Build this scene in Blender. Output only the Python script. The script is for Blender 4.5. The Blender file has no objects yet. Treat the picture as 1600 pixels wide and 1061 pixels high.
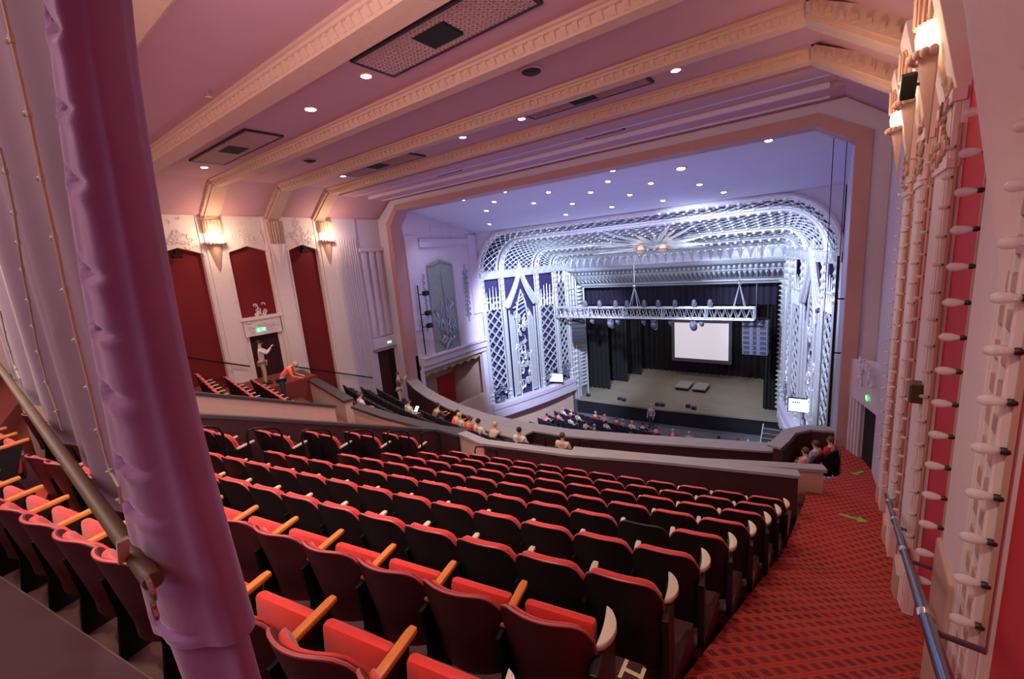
import bpy, bmesh, math, random
from mathutils import Vector, Matrix
random.seed(7)
S = bpy.context.scene
COL = S.collection
PI = math.pi

# ------------------------------------------------------------------ camera
R3 = ((0.80530816, 0.04646009, -0.59103319), (0.58718562, -0.20006324, 0.78433905), (-0.08180356, -0.97868083, -0.18839326))
FPX = 667.869
CAMZ = 13.0
cam = bpy.data.cameras.new('camera')
cam.sensor_fit = 'HORIZONTAL'
cam.sensor_width = 36.0
cam.lens = FPX / 1600 * 36
cam.clip_start = 0.05
cam.clip_end = 200
camo = bpy.data.objects.new('camera', cam)
COL.objects.link(camo)
camo.matrix_world = Matrix(((R3[0][0], -R3[0][1], -R3[0][2], 0), (R3[1][0], -R3[1][1], -R3[1][2], 0),
                            (R3[2][0], -R3[2][1], -R3[2][2], CAMZ), (0, 0, 0, 1)))
S.camera = camo


def ray(x, y):
    v = (x - 800, y - 530.5, FPX)
    return [sum(R3[i][j] * v[j] for j in range(3)) for i in range(3)]


def AX(x, y, X):
    d = ray(x, y); t = X / d[0]; return Vector((X, d[1] * t, d[2] * t + CAMZ))


def AY(x, y, Y):
    d = ray(x, y); t = Y / d[1]; return Vector((d[0] * t, Y, d[2] * t + CAMZ))


def AZ(x, y, z):
    d = ray(x, y); t = (z - CAMZ) / d[2]; return Vector((d[0] * t, d[1] * t, z))


# ------------------------------------------------------------------ materials
def srgb(r, g, b):
    f = lambda c: (c / 255 / 12.92) if c / 255 <= 0.04045 else ((c / 255 + 0.055) / 1.055) ** 2.4
    return (f(r), f(g), f(b), 1)


def mat(name, col, rough=0.6, metal=0.0, noise=0.12, scale=6.0, bump=0.0, emit=None, estr=0, trans=0, alpha=1, sheen=0, coat=0):
    m = bpy.data.materials.new(name); m.use_nodes = True
    nt = m.node_tree; b = nt.nodes['Principled BSDF']
    b.inputs['Roughness'].default_value = rough
    b.inputs['Metallic'].default_value = metal
    if sheen: b.inputs['Sheen Weight'].default_value = sheen
    if coat: b.inputs['Coat Weight'].default_value = coat
    if trans: b.inputs['Transmission Weight'].default_value = trans
    if alpha < 1: b.inputs['Alpha'].default_value = alpha
    if emit:
        b.inputs['Emission Color'].default_value = emit; b.inputs['Emission Strength'].default_value = estr
    b.inputs['Base Color'].default_value = col
    if noise > 0:
        tc = nt.nodes.new('ShaderNodeTexCoord'); nz = nt.nodes.new('ShaderNodeTexNoise')
        nz.inputs['Scale'].default_value = scale; nz.inputs['Detail'].default_value = 4
        nt.links.new(tc.outputs['Object'], nz.inputs['Vector'])
        mx = nt.nodes.new('ShaderNodeMix'); mx.data_type = 'RGBA'
        lo = tuple(c * (1 - noise) for c in col[:3]) + (1,); hi = tuple(min(1, c * (1 + noise)) for c in col[:3]) + (1,)
        mx.inputs[6].default_value = lo; mx.inputs[7].default_value = hi
        nt.links.new(nz.outputs['Fac'], mx.inputs[0]); nt.links.new(mx.outputs[2], b.inputs['Base Color'])
        if bump:
            bp = nt.nodes.new('ShaderNodeBump'); bp.inputs['Strength'].default_value = bump; bp.inputs['Distance'].default_value = 0.02
            nt.links.new(nz.outputs['Fac'], bp.inputs['Height']); nt.links.new(bp.outputs['Normal'], b.inputs['Normal'])
    return m


def carpet_mat(name, base, dark, cell=0.16):
    m = bpy.data.materials.new(name); m.use_nodes = True
    nt = m.node_tree; N = nt.nodes; L = nt.links; b = N['Principled BSDF']
    b.inputs['Roughness'].default_value = 0.95
    tc = N.new('ShaderNodeTexCoord'); mp = N.new('ShaderNodeMapping'); mp.inputs['Rotation'].default_value = (0, 0, 0.62)
    mp.inputs['Scale'].default_value = (1 / cell, 1 / cell, 0)
    L.new(tc.outputs['Object'], mp.inputs['Vector'])
    sp = N.new('ShaderNodeSeparateXYZ'); L.new(mp.outputs['Vector'], sp.inputs[0])

    def op(o, a, bb=None, c=None):
        n = N.new('ShaderNodeMath'); n.operation = o
        for i, v in enumerate((a, bb, c)):
            if v is None: continue
            if isinstance(v, (int, float)): n.inputs[i].default_value = v
            else: L.new(v, n.inputs[i])
        return n.outputs[0]
    ax = op('ABSOLUTE', op('SUBTRACT', op('FRACT', sp.outputs[0]), 0.5)); ay = op('ABSOLUTE', op('SUBTRACT', op('FRACT', sp.outputs[1]), 0.5))
    dia = op('LESS_THAN', op('MAXIMUM', ax, ay), 0.30)
    line = op('GREATER_THAN', op('MAXIMUM', ax, ay), 0.455)
    nz = N.new('ShaderNodeTexNoise'); nz.inputs['Scale'].default_value = 1.3; nz.inputs['Detail'].default_value = 5
    L.new(tc.outputs['Object'], nz.inputs['Vector'])
    f = op('MULTIPLY', op('MAXIMUM', dia, op('MULTIPLY', line, 0.55)), op('MULTIPLY_ADD', nz.outputs['Fac'], 0.8, 0.35))
    mx = N.new('ShaderNodeMix'); mx.data_type = 'RGBA'; mx.inputs[6].default_value = base; mx.inputs[7].default_value = dark
    L.new(f, mx.inputs[0]); L.new(mx.outputs[2], b.inputs['Base Color'])
    return m


def glass_mat(name, col):
    return mat(name, col, rough=0.08, noise=0, trans=0.85)


M = {}
M['plaster'] = mat('pink_white_plaster', srgb(232, 214, 212), 0.8, bump=0.1, noise=0.05)
M['ceil'] = mat('ceiling_plaster', srgb(184, 138, 150), 0.9, noise=0.06, scale=2)
M['mould'] = mat('cream_moulding', srgb(196, 158, 142), 0.75, noise=0.1, scale=9)
M['mauve'] = mat('mauve_plaster', srgb(205, 192, 214), 0.8, noise=0.06)
M['arch'] = mat('terracotta_pink_paint', srgb(180, 134, 136), 0.7, noise=0.1, scale=2)
M['blueceil'] = mat('pale_blue_plaster', srgb(200, 200, 222), 0.85, noise=0.05, scale=2)
M['redpanel'] = mat('dark_red_wall_cloth', srgb(118, 24, 30), 0.95, noise=0.2, scale=30, bump=0.2)
M['redpaint'] = mat('bright_red_panel', srgb(196, 44, 58), 0.8, noise=0.1, scale=20)
M['door'] = mat('dark_door_drape', srgb(56, 18, 24), 0.9, noise=0.3, scale=5)
M['black'] = mat('black_drape', srgb(24, 24, 28), 0.95, noise=0.3, scale=3)
M['void'] = mat('dark_opening', srgb(8, 7, 8), 1, noise=0)
M['darkmaroon'] = mat('dark_maroon_parapet', srgb(66, 30, 36), 0.6, noise=0.2, scale=8)
M['cap'] = mat('charcoal_rail_cap', srgb(70, 66, 72), 0.45, noise=0.15)
M['capgrey'] = mat('grey_ledge_top', srgb(156, 150, 154), 0.6, noise=0.12, scale=3)
M['beige'] = mat('beige_pink_parapet', srgb(206, 172, 160), 0.75, noise=0.08)
M['tread'] = mat('brown_tier_floor', srgb(76, 44, 42), 0.55, noise=0.25, scale=5)
M['carpet'] = carpet_mat('red_diamond_carpet', srgb(188, 60, 48), srgb(72, 24, 24), 0.14)
M['carpet2'] = mat('orange_red_carpet', srgb(196, 72, 52), 0.95, noise=0.25, scale=14)
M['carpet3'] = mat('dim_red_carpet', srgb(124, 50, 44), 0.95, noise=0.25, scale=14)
M['globe'] = mat('dim_orange_globe', srgb(236, 190, 160), 0.3, emit=srgb(255, 190, 150), estr=0.7, noise=0)
M['rearshade'] = mat('rear_floor_curtain_shade', srgb(56, 28, 34), 0.95, noise=0.25, scale=4)  # rear floor, with the curtain's shade painted in as a darker colour
M['stall'] = mat('grey_stalls_carpet', srgb(104, 104, 116), 0.9, noise=0.15)
M['stage'] = mat('worn_taupe_stage_floor', srgb(142, 132, 120), 0.6, noise=0.2, scale=0.8)
M['shell'] = mat('maroon_seat_shell', srgb(84, 32, 40), 0.42, noise=0.2)
M['shellblack'] = mat('black_seat_shell', srgb(26, 14, 18), 0.5, noise=0.2)
M['rim'] = mat('rose_edge_piping', srgb(190, 90, 92), 0.4, noise=0.1)
M['redvel'] = mat('red_upholstery', srgb(220, 46, 36), 0.6, noise=0.12, scale=20, sheen=0.3)
M['wood'] = mat('orange_varnished_wood', srgb(214, 128, 62), 0.4, noise=0.2, scale=12)
M['litwood'] = mat('armrest_lit_white', srgb(204, 190, 172), 0.5, noise=0.12)  # farther rows' armrests, white light on the wood painted into the colour
M['pale'] = mat('ivory_end_cap', srgb(214, 202, 182), 0.4, noise=0.12)
M['charcoal'] = mat('charcoal_upholstery', srgb(44, 40, 50), 0.75, noise=0.2)
M['navy'] = mat('navy_upholstery', srgb(44, 42, 62), 0.75, noise=0.2)
M['steel'] = mat('black_tube_steel', srgb(30, 30, 34), 0.35, metal=0.6, noise=0.1)
M['rail'] = mat('blue_grey_handrail', srgb(120, 128, 158), 0.25, metal=0.85, noise=0.1)
M['silver'] = mat('silver_leaf', srgb(226, 230, 240), 0.34, metal=0.55, noise=0.18, scale=7, bump=0.3)
M['silverdk'] = mat('tarnished_silver', srgb(150, 156, 176), 0.4, metal=0.6, noise=0.25, scale=5, bump=0.3)
M['night'] = mat('violet_grille_backing', srgb(46, 42, 92), 0.8, noise=0.2, scale=2)
M['green'] = mat('grey_green_relief', srgb(138, 148, 144), 0.6, noise=0.2, scale=3, bump=0.3)
M['vent'] = mat('dark_vent', srgb(40, 32, 38), 0.8, noise=0.2)
M['velvet'] = mat('purple_velvet', srgb(158, 112, 172), 0.85, noise=0.25, scale=7, bump=0.35, sheen=0.6)
M['voile'] = mat('mauve_voile', srgb(136, 106, 134), 0.9, noise=0.15, scale=5, sheen=0.3)
M['bamboo'] = mat('olive_pole', srgb(104, 88, 56), 0.5, noise=0.25, scale=9)
M['cord'] = mat('yellowed_wire', srgb(224, 230, 200), 0.5, noise=0.1)
M['chain'] = mat('chrome_chain', srgb(210, 206, 196), 0.25, metal=0.9, noise=0.1)
M['bulb'] = mat('clear_bulb_glass', srgb(240, 230, 236), 0.08, noise=0, coat=0.6, alpha=0.5)
M['socket'] = mat('dark_bulb_socket', srgb(40, 36, 34), 0.5, noise=0.1)
M['lampglow'] = mat('glowing_downlight', (1, 1, 1, 1), emit=srgb(255, 238, 218), estr=26, noise=0)
M['sconce'] = mat('glowing_sconce_glass', srgb(255, 240, 214), emit=srgb(255, 214, 160), estr=9, noise=0)
M['exit'] = mat('lit_green_exit_sign', srgb(40, 170, 80), emit=srgb(60, 220, 110), estr=1.6, noise=0)
M['exitw'] = mat('lit_white_arrow', srgb(230, 255, 236), emit=srgb(225, 255, 230), estr=3, noise=0)
M['screen'] = mat('lit_projection_screen', srgb(226, 222, 232), emit=srgb(222, 216, 230), estr=0.45, noise=0)
M['mon'] = mat('lit_monitor', srgb(255, 255, 255), emit=srgb(245, 248, 255), estr=1.6, noise=0)
M['ink'] = mat('black_print', srgb(14, 14, 18), 0.8, noise=0)
M['alu'] = mat('aluminium_truss', srgb(206, 206, 220), 0.35, metal=0.5, noise=0.1)
M['speaker'] = mat('dark_grey_speaker', srgb(66, 66, 78), 0.6, noise=0.15, scale=20)
M['spk2'] = mat('slate_speaker', srgb(112, 116, 142), 0.6, noise=0.15, scale=20)
M['lens'] = mat('milky_lens', srgb(200, 204, 230), 0.15, noise=0, emit=srgb(200, 206, 235), estr=0.25)
M['marking'] = mat('green_marking', srgb(126, 176, 70), 0.6, noise=0.1)
M['cream'] = mat('cream_letter_paint', srgb(232, 214, 180), 0.6, noise=0.08)
M['iron'] = mat('black_iron', srgb(22, 20, 24), 0.5, metal=0.4, noise=0.1)
M['valance'] = mat('fringed_tan_valance', srgb(170, 148, 120), 0.9, noise=0.3, scale=30)
SKINS = [mat('skin_tone_%s' % n, c, 0.55, noise=0.06) for n, c in (('fair', srgb(226, 176, 154)), ('tan', srgb(190, 138, 112)))]
CLOTH = {n: mat('%s_cloth' % n, c, 0.85, noise=0.12, scale=10) for n, c in dict(
    coral=srgb(238, 116, 96), white=srgb(226, 222, 218), orange=srgb(236, 92, 58), black=srgb(30, 30, 34), navy=srgb(50, 54, 84), denim=srgb(96, 110, 138),
    lilac=srgb(158, 158, 204), khaki=srgb(186, 168, 136), brown=srgb(120, 92, 78), pink=srgb(216, 140, 156), red=srgb(214, 48, 46), grey=srgb(134, 130, 138),
    green=srgb(70, 84, 72), purple=srgb(104, 70, 120), cream=srgb(228, 206, 176)).items()}
HAIR = {n: mat('%s_hair' % n, c, 0.7, noise=0.2, scale=20) for n, c in dict(dark=srgb(40, 28, 24), brown=srgb(96, 66, 46), blond=srgb(214, 178, 112), grey=srgb(176, 168, 166)).items()}


# ------------------------------------------------------------------ mesh builder
class MB:
    def __init__(s):
        s.v = []; s.f = []; s.m = []; s.mi = 0; s.T = None

    def add(s, vs, fs):
        o = len(s.v)
        if s.T is not None: vs = [s.T @ Vector(p) for p in vs]
        s.v += [tuple(p) for p in vs]
        s.f += [tuple(i + o for i in f) for f in fs]
        s.m += [s.mi] * len(fs)

    def box(s, x0, x1, y0, y1, z0, z1):
        s.add([(x, y, z) for z in (z0, z1) for y in (y0, y1) for x in (x0, x1)],
              [(0, 2, 3, 1), (4, 5, 7, 6), (0, 1, 5, 4), (2, 6, 7, 3), (0, 4, 6, 2), (1, 3, 7, 5)])

    def prism(s, poly, d):
        """poly: list of 3D points, extruded by vector d"""
        n = len(poly); d = Vector(d)
        a = [Vector(p) for p in poly]; b = [p + d for p in a]
        s.add(a + b, [tuple(range(n - 1, -1, -1)), tuple(range(n, 2 * n))] + [(i, (i + 1) % n, n + (i + 1) % n, n + i) for i in range(n)])

    def tube(s, pts, r, n=8, cap=True, closed=False):
        pts = [Vector(p) for p in pts]; k = len(pts)
        rr = r if isinstance(r, (list, tuple)) else [r] * k
        vs = []; up = None
        for i, p in enumerate(pts):
            if closed: t = pts[(i + 1) % k] - pts[i - 1]
            else: t = pts[min(i + 1, k - 1)] - pts[max(i - 1, 0)]
            if t.length < 1e-9: t = Vector((0, 0, 1))
            t.normalize()
            if up is None:
                up = Vector((0, 0, 1)) if abs(t.z) < 0.9 else Vector((1, 0, 0))
            a = t.cross(up)
            if a.length < 1e-6: a = t.orthogonal()
            a.normalize(); b = a.cross(t); up = b
            for j in range(n):
                w = 2 * PI * j / n
                vs.append(p + (a * math.cos(w) + b * math.sin(w)) * rr[i])
        fs = []
        for i in range(k if closed else k - 1):
            i2 = (i + 1) % k
            for j in range(n):
                j2 = (j + 1) % n
                fs.append((i * n + j, i * n + j2, i2 * n + j2, i2 * n + j))
        if cap and not closed:
            fs.append(tuple(range(n - 1, -1, -1))); fs.append(tuple((k - 1) * n + j for j in range(n)))
        s.add(vs, fs)

    def lathe(s, prof, n=16, c=(0, 0, 0), axis='z', cap=True):
        vs = []; c = Vector(c)
        for r, h in prof:
            for j in range(n):
                w = 2 * PI * j / n; a, b = r * math.cos(w), r * math.sin(w)
                vs.append(c + Vector({'z': (a, b, h), 'x': (h, a, b), 'y': (b, h, a)}[axis]))
        k = len(prof); fs = [(i * n + j, i * n + (j + 1) % n, (i + 1) * n + (j + 1) % n, (i + 1) * n + j) for i in range(k - 1) for j in range(n)]
        if cap: fs.append(tuple(range(n - 1, -1, -1))); fs.append(tuple((k - 1) * n + j for j in range(n)))
        s.add(vs, fs)

    def ball(s, c, r, n=10, sx=1, sy=1, sz=1):
        k = max(4, n // 2 + 1); vs = []; c = Vector(c)
        for i in range(k + 1):
            t = PI * i / k
            for j in range(n):
                w = 2 * PI * j / n
                vs.append(c + Vector((r * sx * math.sin(t) * math.cos(w), r * sy * math.sin(t) * math.sin(w), r * sz * math.cos(t))))
        s.add(vs, [(i * n + j, (i + 1) * n + j, (i + 1) * n + (j + 1) % n, i * n + (j + 1) % n) for i in range(k) for j in range(n)])

    def grid(s, fn, nu, nv, thick=None):
        """fn(u,v)->point; optional thickness vector or function"""
        P = [[Vector(fn(i / nu, j / nv)) for j in range(nv + 1)] for i in range(nu + 1)]
        w = nv + 1; vs = [p for row in P for p in row]
        fs = [(i * w + j, (i + 1) * w + j, (i + 1) * w + j + 1, i * w + j + 1) for i in range(nu) for j in range(nv)]
        if thick is not None:
            o = len(vs); d = Vector(thick)
            vs = vs + [p + d for p in vs]
            fs += [tuple(o + q for q in reversed(f)) for f in fs]
            for i in range(nu):
                fs.append((i * w, o + i * w, o + (i + 1) * w, (i + 1) * w)); a = nv
                fs.append((i * w + a, (i + 1) * w + a, o + (i + 1) * w + a, o + i * w + a))
            for j in range(nv):
                fs.append((j, j + 1, o + j + 1, o + j)); a = nu * w
                fs.append((a + j, o + a + j, o + a + j + 1, a + j + 1))
        s.add(vs, fs)

    def bar(s, a, b, w, h, up=(0, 0, 1)):
        a, b = Vector(a), Vector(b); t = (b - a)
        if t.length < 1e-6: return
        t.normalize(); x = t.cross(Vector(up))
        if x.length < 1e-5: x = t.orthogonal()
        x.normalize(); y = x.cross(t)
        p = [x * (w / 2) + y * (h / 2), -x * (w / 2) + y * (h / 2), -x * (w / 2) - y * (h / 2), x * (w / 2) - y * (h / 2)]
        s.add([a + q for q in p] + [b + q for q in p], [(3, 2, 1, 0), (4, 5, 6, 7)] + [(i, (i + 1) % 4, 4 + (i + 1) % 4, 4 + i) for i in range(4)])

    def wall(s, pts, thick):
        """pts: (x,y,z0,z1) path; solid wall with thickness to the left of travel"""
        n = len(pts); P = [Vector((p[0], p[1], 0)) for p in pts]; vs = []
        for i in range(n):
            t = P[min(i + 1, n - 1)] - P[max(i - 1, 0)]; t.normalize(); q = Vector((-t.y, t.x, 0)) * thick
            for o in (Vector(), q):
                for z in (pts[i][2], pts[i][3]):
                    vs.append((P[i] + o) + Vector((0, 0, z)))
        fs = []
        for i in range(n - 1):
            a, b = i * 4, i * 4 + 4
            fs += [(a, b, b + 1, a + 1), (a + 2, a + 3, b + 3, b + 2), (a + 1, b + 1, b + 3, a + 3), (a, a + 2, b + 2, b)]
        fs += [(0, 1, 3, 2), ((n - 1) * 4, (n - 1) * 4 + 2, (n - 1) * 4 + 3, (n - 1) * 4 + 1)]
        s.add(vs, fs)

    def mesh(s, name, mats, smooth=False, bevel=0, seg=2, recalc=True):
        me = bpy.data.meshes.new(name)
        me.from_pydata(s.v, [], s.f)
        for m in (mats if isinstance(mats, (list, tuple)) else [mats]): me.materials.append(m)
        me.polygons.foreach_set('material_index', s.m)
        if recalc or bevel:
            bm = bmesh.new(); bm.from_mesh(me)
            if bevel:
                bmesh.ops.remove_doubles(bm, verts=bm.verts, dist=1e-5)
                bmesh.ops.recalc_face_normals(bm, faces=bm.faces)
                es = [e for e in bm.edges if len(e.link_faces) == 2 and e.calc_face_angle(0) > 0.6]
                bmesh.ops.bevel(bm, geom=es, offset=bevel, segments=seg, profile=0.5, affect='EDGES', clamp_overlap=True)
            else:
                bmesh.ops.recalc_face_normals(bm, faces=bm.faces)
            bm.to_mesh(me); bm.free()
        if smooth:
            me.polygons.foreach_set('use_smooth', [True] * len(me.polygons))
            try: me.set_sharp_from_angle(angle=0.7)
            except Exception: pass
        me.update()
        return me


def link(name, me, parent=None, loc=None, rz=0):
    o = bpy.data.objects.new(name, me); COL.objects.link(o)
    if parent is not None: o.parent = parent
    if loc is not None: o.location = loc
    if rz: o.rotation_euler.z = rz
    return o


def obj(name, mb, mats, parent=None, smooth=False, bevel=0, loc=None, rz=0):
    return link(name, mb.mesh(name, mats, smooth, bevel), parent, loc, rz)


def tag(o, label=None, cat=None, group=None, kind=None):
    if label: o['label'] = label
    if cat: o['category'] = cat
    if group: o['group'] = group
    if kind: o['kind'] = kind
    return o


def thing(name, label, cat, loc=(0, 0, 0), rz=0, group=None):
    o = bpy.data.objects.new(name, None); COL.objects.link(o); o.empty_display_size = 0.1
    o.location = loc; o.rotation_euler = (0, 0, rz)
    return tag(o, label, cat, group)


def struct(name, mb, m, parent=None, smooth=False, bevel=0):
    o = obj(name, mb, m, parent, smooth, bevel)
    if parent is None: o['kind'] = 'structure'
    return o


def dup(root, loc, rz, label=None, group=None):
    r = root.copy(); COL.objects.link(r); r.location = loc; r.rotation_euler = (0, 0, rz)
    if label: r['label'] = label
    if group: r['group'] = group
    for ch in root.children:
        c = ch.copy(); COL.objects.link(c); c.parent = r
        for g in ch.children:
            d = g.copy(); COL.objects.link(d); d.parent = c
    return r


ORD = ['first', 'second', 'third', 'fourth', 'fifth', 'sixth', 'seventh', 'eighth', 'ninth', 'tenth', 'eleventh', 'twelfth', 'thirteenth', 'fourteenth', 'fifteenth', 'sixteenth', 'seventeenth', 'eighteenth', 'nineteenth', 'twentieth',
       'twenty-first', 'twenty-second', 'twenty-third', 'twenty-fourth']

# ------------------------------------------------------------------ layout
XL, CX = -19.5, -9.2
RZ = lambda k: 10.25 - 0.335 * k                       # tread height of row k (row 0 carries the letter H)
YM = lambda k, x: 1.55 + 0.83 * k + 0.185 * (x + 1.38)  # back line, right-hand block
YC = lambda k, x: 0.78 + 0.84 * k + 0.10 * (x + 8.7)    # back line, centre block
XE = {-2: -1.0, -1: -.96, 0: -.90, 1: -.80, 2: -.76, 3: -.68, 4: -.60, 5: -.52, 6: -.46, 7: -.40}
XI = {-2: -7.6, -1: -7.6, 0: -7.6, 1: -7.6, 2: -7.55, 3: -7.45, 4: -7.23, 5: -7.05, 6: -6.85, 7: -6.72}
aisle_z = lambda y: 10.25 - 0.404 * (y - 1.65) if y < 7.35 else (7.95 - 0.19 * (y - 7.35) if y < 13.5 else 6.78)
# ------------------------------------------------------------------ floors and tiers
mb = MB()
for k in range(-3, 8):
    xr, xl = XE.get(k, -1.0) + 0.03, -7.15 + (0.1 * k if k > 3 else 0) * 0.5
    f = YM(k + 1, 0) - YM(k, 0) if k < 7 else 1.35
    y = lambda x: YM(k, x) - 0.14
    mb.prism([(xr, y(xr), RZ(k)), (xl, y(xl), RZ(k)), (xl, y(xl) + f, RZ(k)), (xr, y(xr) + f, RZ(k))], (0, 0, -1.3))
struct('floor', mb, M['tread'])
mb = MB(); mb.prism([(1.2, -2.2, RZ(-2) + .004), (-7.0, -3.4, RZ(-2) + .004), (-7.0, YM(-1, -7.0) - 0.15, RZ(-2) + .004), (-1.0, YM(-1, -1.0) - 0.15, RZ(-2) + .004), (1.2, YM(-1, -1.0) - 0.15, RZ(-2) + .004)], (0, 0, -0.3)); struct('floor_rear', mb, M['rearshade'])
mb = MB()
for k in range(-4, 8):                                     # stepped carpet of the aisle between the blocks
    xr, xl = -7.15 + (0.1 * k if k > 3 else 0) * 0.5, -8.0 + 0.1 * max(0, k - 2)
    f = 0.84 if k < 7 else 1.3
    y = (YM(k, xr) + YC(k, xl)) / 2 - 0.3
    for q, dz in ((0, 0), (0.42, -0.165)):
        mb.prism([(xr, y + q - .12, RZ(k) + dz), (xl, y + q + .1, RZ(k) + dz), (xl, y + q + f + .1, RZ(k) + dz), (xr, y + q + f - .12, RZ(k) + dz)], (0, 0, -1.3))
struct('floor_aisle', mb, M['carpet2'])
mb = MB()
for k in range(-4, 8):
    xr, xl = -8.0 + 0.1 * max(0, k - 2), (-9.2 if k > 1 else -10.8)
    f = 0.84
    y = lambda x: YC(k, x) - 0.30
    mb.prism([(xr, y(xr), RZ(k)), (xl, y(xl), RZ(k)), (xl, y(xl) + f, RZ(k)), (xr, y(xr) + f, RZ(k))], (0, 0, -1.3))
struct('floor_centre', mb, M['tread'])
mb = MB()
MX = lambda x: 2 * CX - x
LZ = 0.18                                                  # far left block sits a touch higher
for k in range(-2, 8):
    f = 0.83 if k < 7 else 1.1
    y = lambda x: YM(k, x) - 0.30
    xr, xl = 1.1, -6.7
    mb.prism([(MX(xr), y(xr), RZ(k) + LZ), (MX(xl), y(xl), RZ(k) + LZ), (MX(xl), y(xl) + f, RZ(k) + LZ), (MX(xr), y(xr) + f, RZ(k) + LZ)], (0, 0, -1.3))
struct('floor_left', mb, M['carpet3'])
# sloping carpeted aisle along the right wall
mb = MB()
ys = [-1.2 + 0.3 * i for i in range(57)]
mb.grid(lambda u, v: ((-0.95 + 0.075 * min(10, ys[round(u * 56)]) if ys[round(u * 56)] < 11.2 else min(0.5, -0.2 + 0.45 * (ys[round(u * 56)] - 11.2))) * (1 - v) + 1.6 * v, ys[round(u * 56)], aisle_z(ys[round(u * 56)])), 56, 6, thick=(0, 0, -1.4))
struct('floor_carpet', mb, M['carpet'])
# vomitory floor, front circle tiers, stalls floor
mb = MB(); mb.box(-11.6, -9.1, 0.5, 8.6, 7.3, 7.7)
struct('floor_vomitory', mb, M['carpet2'])
FZ = lambda j: 7.03 - 0.37 * j
def FY(j, x):
    t = (x - XL) if x < CX else (2 * CX - XL - x)
    return 10.45 + 0.92 * j - 0.34 * t + 0.0105 * t * t
mb = MB()
for j in range(-1, 5):
    xs = [XL + i * (20.4 / 16) for i in range(17)]
    z = FZ(max(j, 0)) if j >= 0 else FZ(0)
    d0, d1 = -0.32, (0.62 if j < 4 else 0.9)
    a = [(x, FY(j, x) + d0, z) for x in xs]; b = [(x, FY(j, x) + d1, z) for x in reversed(xs)]
    for i in range(16):
        mb.prism([a[i], a[i + 1], b[15 - i], b[16 - i]], (0, 0, -0.9))
struct('floor_front_circle', mb, M['tread'])
mb = MB(); mb.box(-24, 6, 12, 40, -0.3, 0)
struct('floor_stalls', mb, M['stall'])
# letter H painted on the tier edge
mb = MB()
a = math.atan(0.185)
mb.T = Matrix.Translation((-0.925, 2.235, RZ(0) + 0.004)) @ Matrix.Rotation(a - 0.15, 4, 'Z') @ Matrix.Scale(0.56, 4)
mb.box(-0.13, -0.085, -0.13, 0.13, 0, 0.004); mb.box(0.085, 0.13, -0.13, 0.13, 0, 0.004); mb.box(-0.085, 0.085, -0.024, 0.024, 0, 0.004)
tag(obj('row_letter', mb, M['cream']), 'cream letter H painted on the brown step beside the carpet aisle', 'letter')
# flat green arrow shapes just above the carpet
def arrow(p, q, w, head, lab):
    p, q = Vector(p), Vector(q); t = (q - p).normalized(); n = Vector((-t.y, t.x, 0)); mb = MB(); up = Vector((0, 0, 0.012))
    h0 = q - t * head
    mb.prism([p + n * w, p - n * w, h0 - n * w, h0 + n * w], (0, 0, 0.004)); mb.prism([h0 + n * w * 3.2, h0 - n * w * 3.2, q], (0, 0, 0.004))
    for i, v in enumerate(mb.v): mb.v[i] = (v[0], v[1], v[2] + 0.012)
    tag(obj('floor_arrow', mb, M['marking']), lab, 'arrow')
def on_aisle(x, y):
    d = ray(x, y); t = 1.0
    lo, hi = 1.0, 40.0
    for _ in range(50):
        m = (lo + hi) / 2
        if d[2] / d[1] * m + CAMZ > aisle_z(m): lo = m
        else: hi = m
    return Vector((d[0] / d[1] * lo, lo, aisle_z(lo)))
arrow(on_aisle(1311, 804), on_aisle(1357, 817), 0.035, 0.16, 'long flat green arrow lying on the red carpet aisle')
arrow(on_aisle(1349, 737), on_aisle(1333, 742), 0.04, 0.14, 'short flat green mark on carpet near the dark exit doorway')

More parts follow.
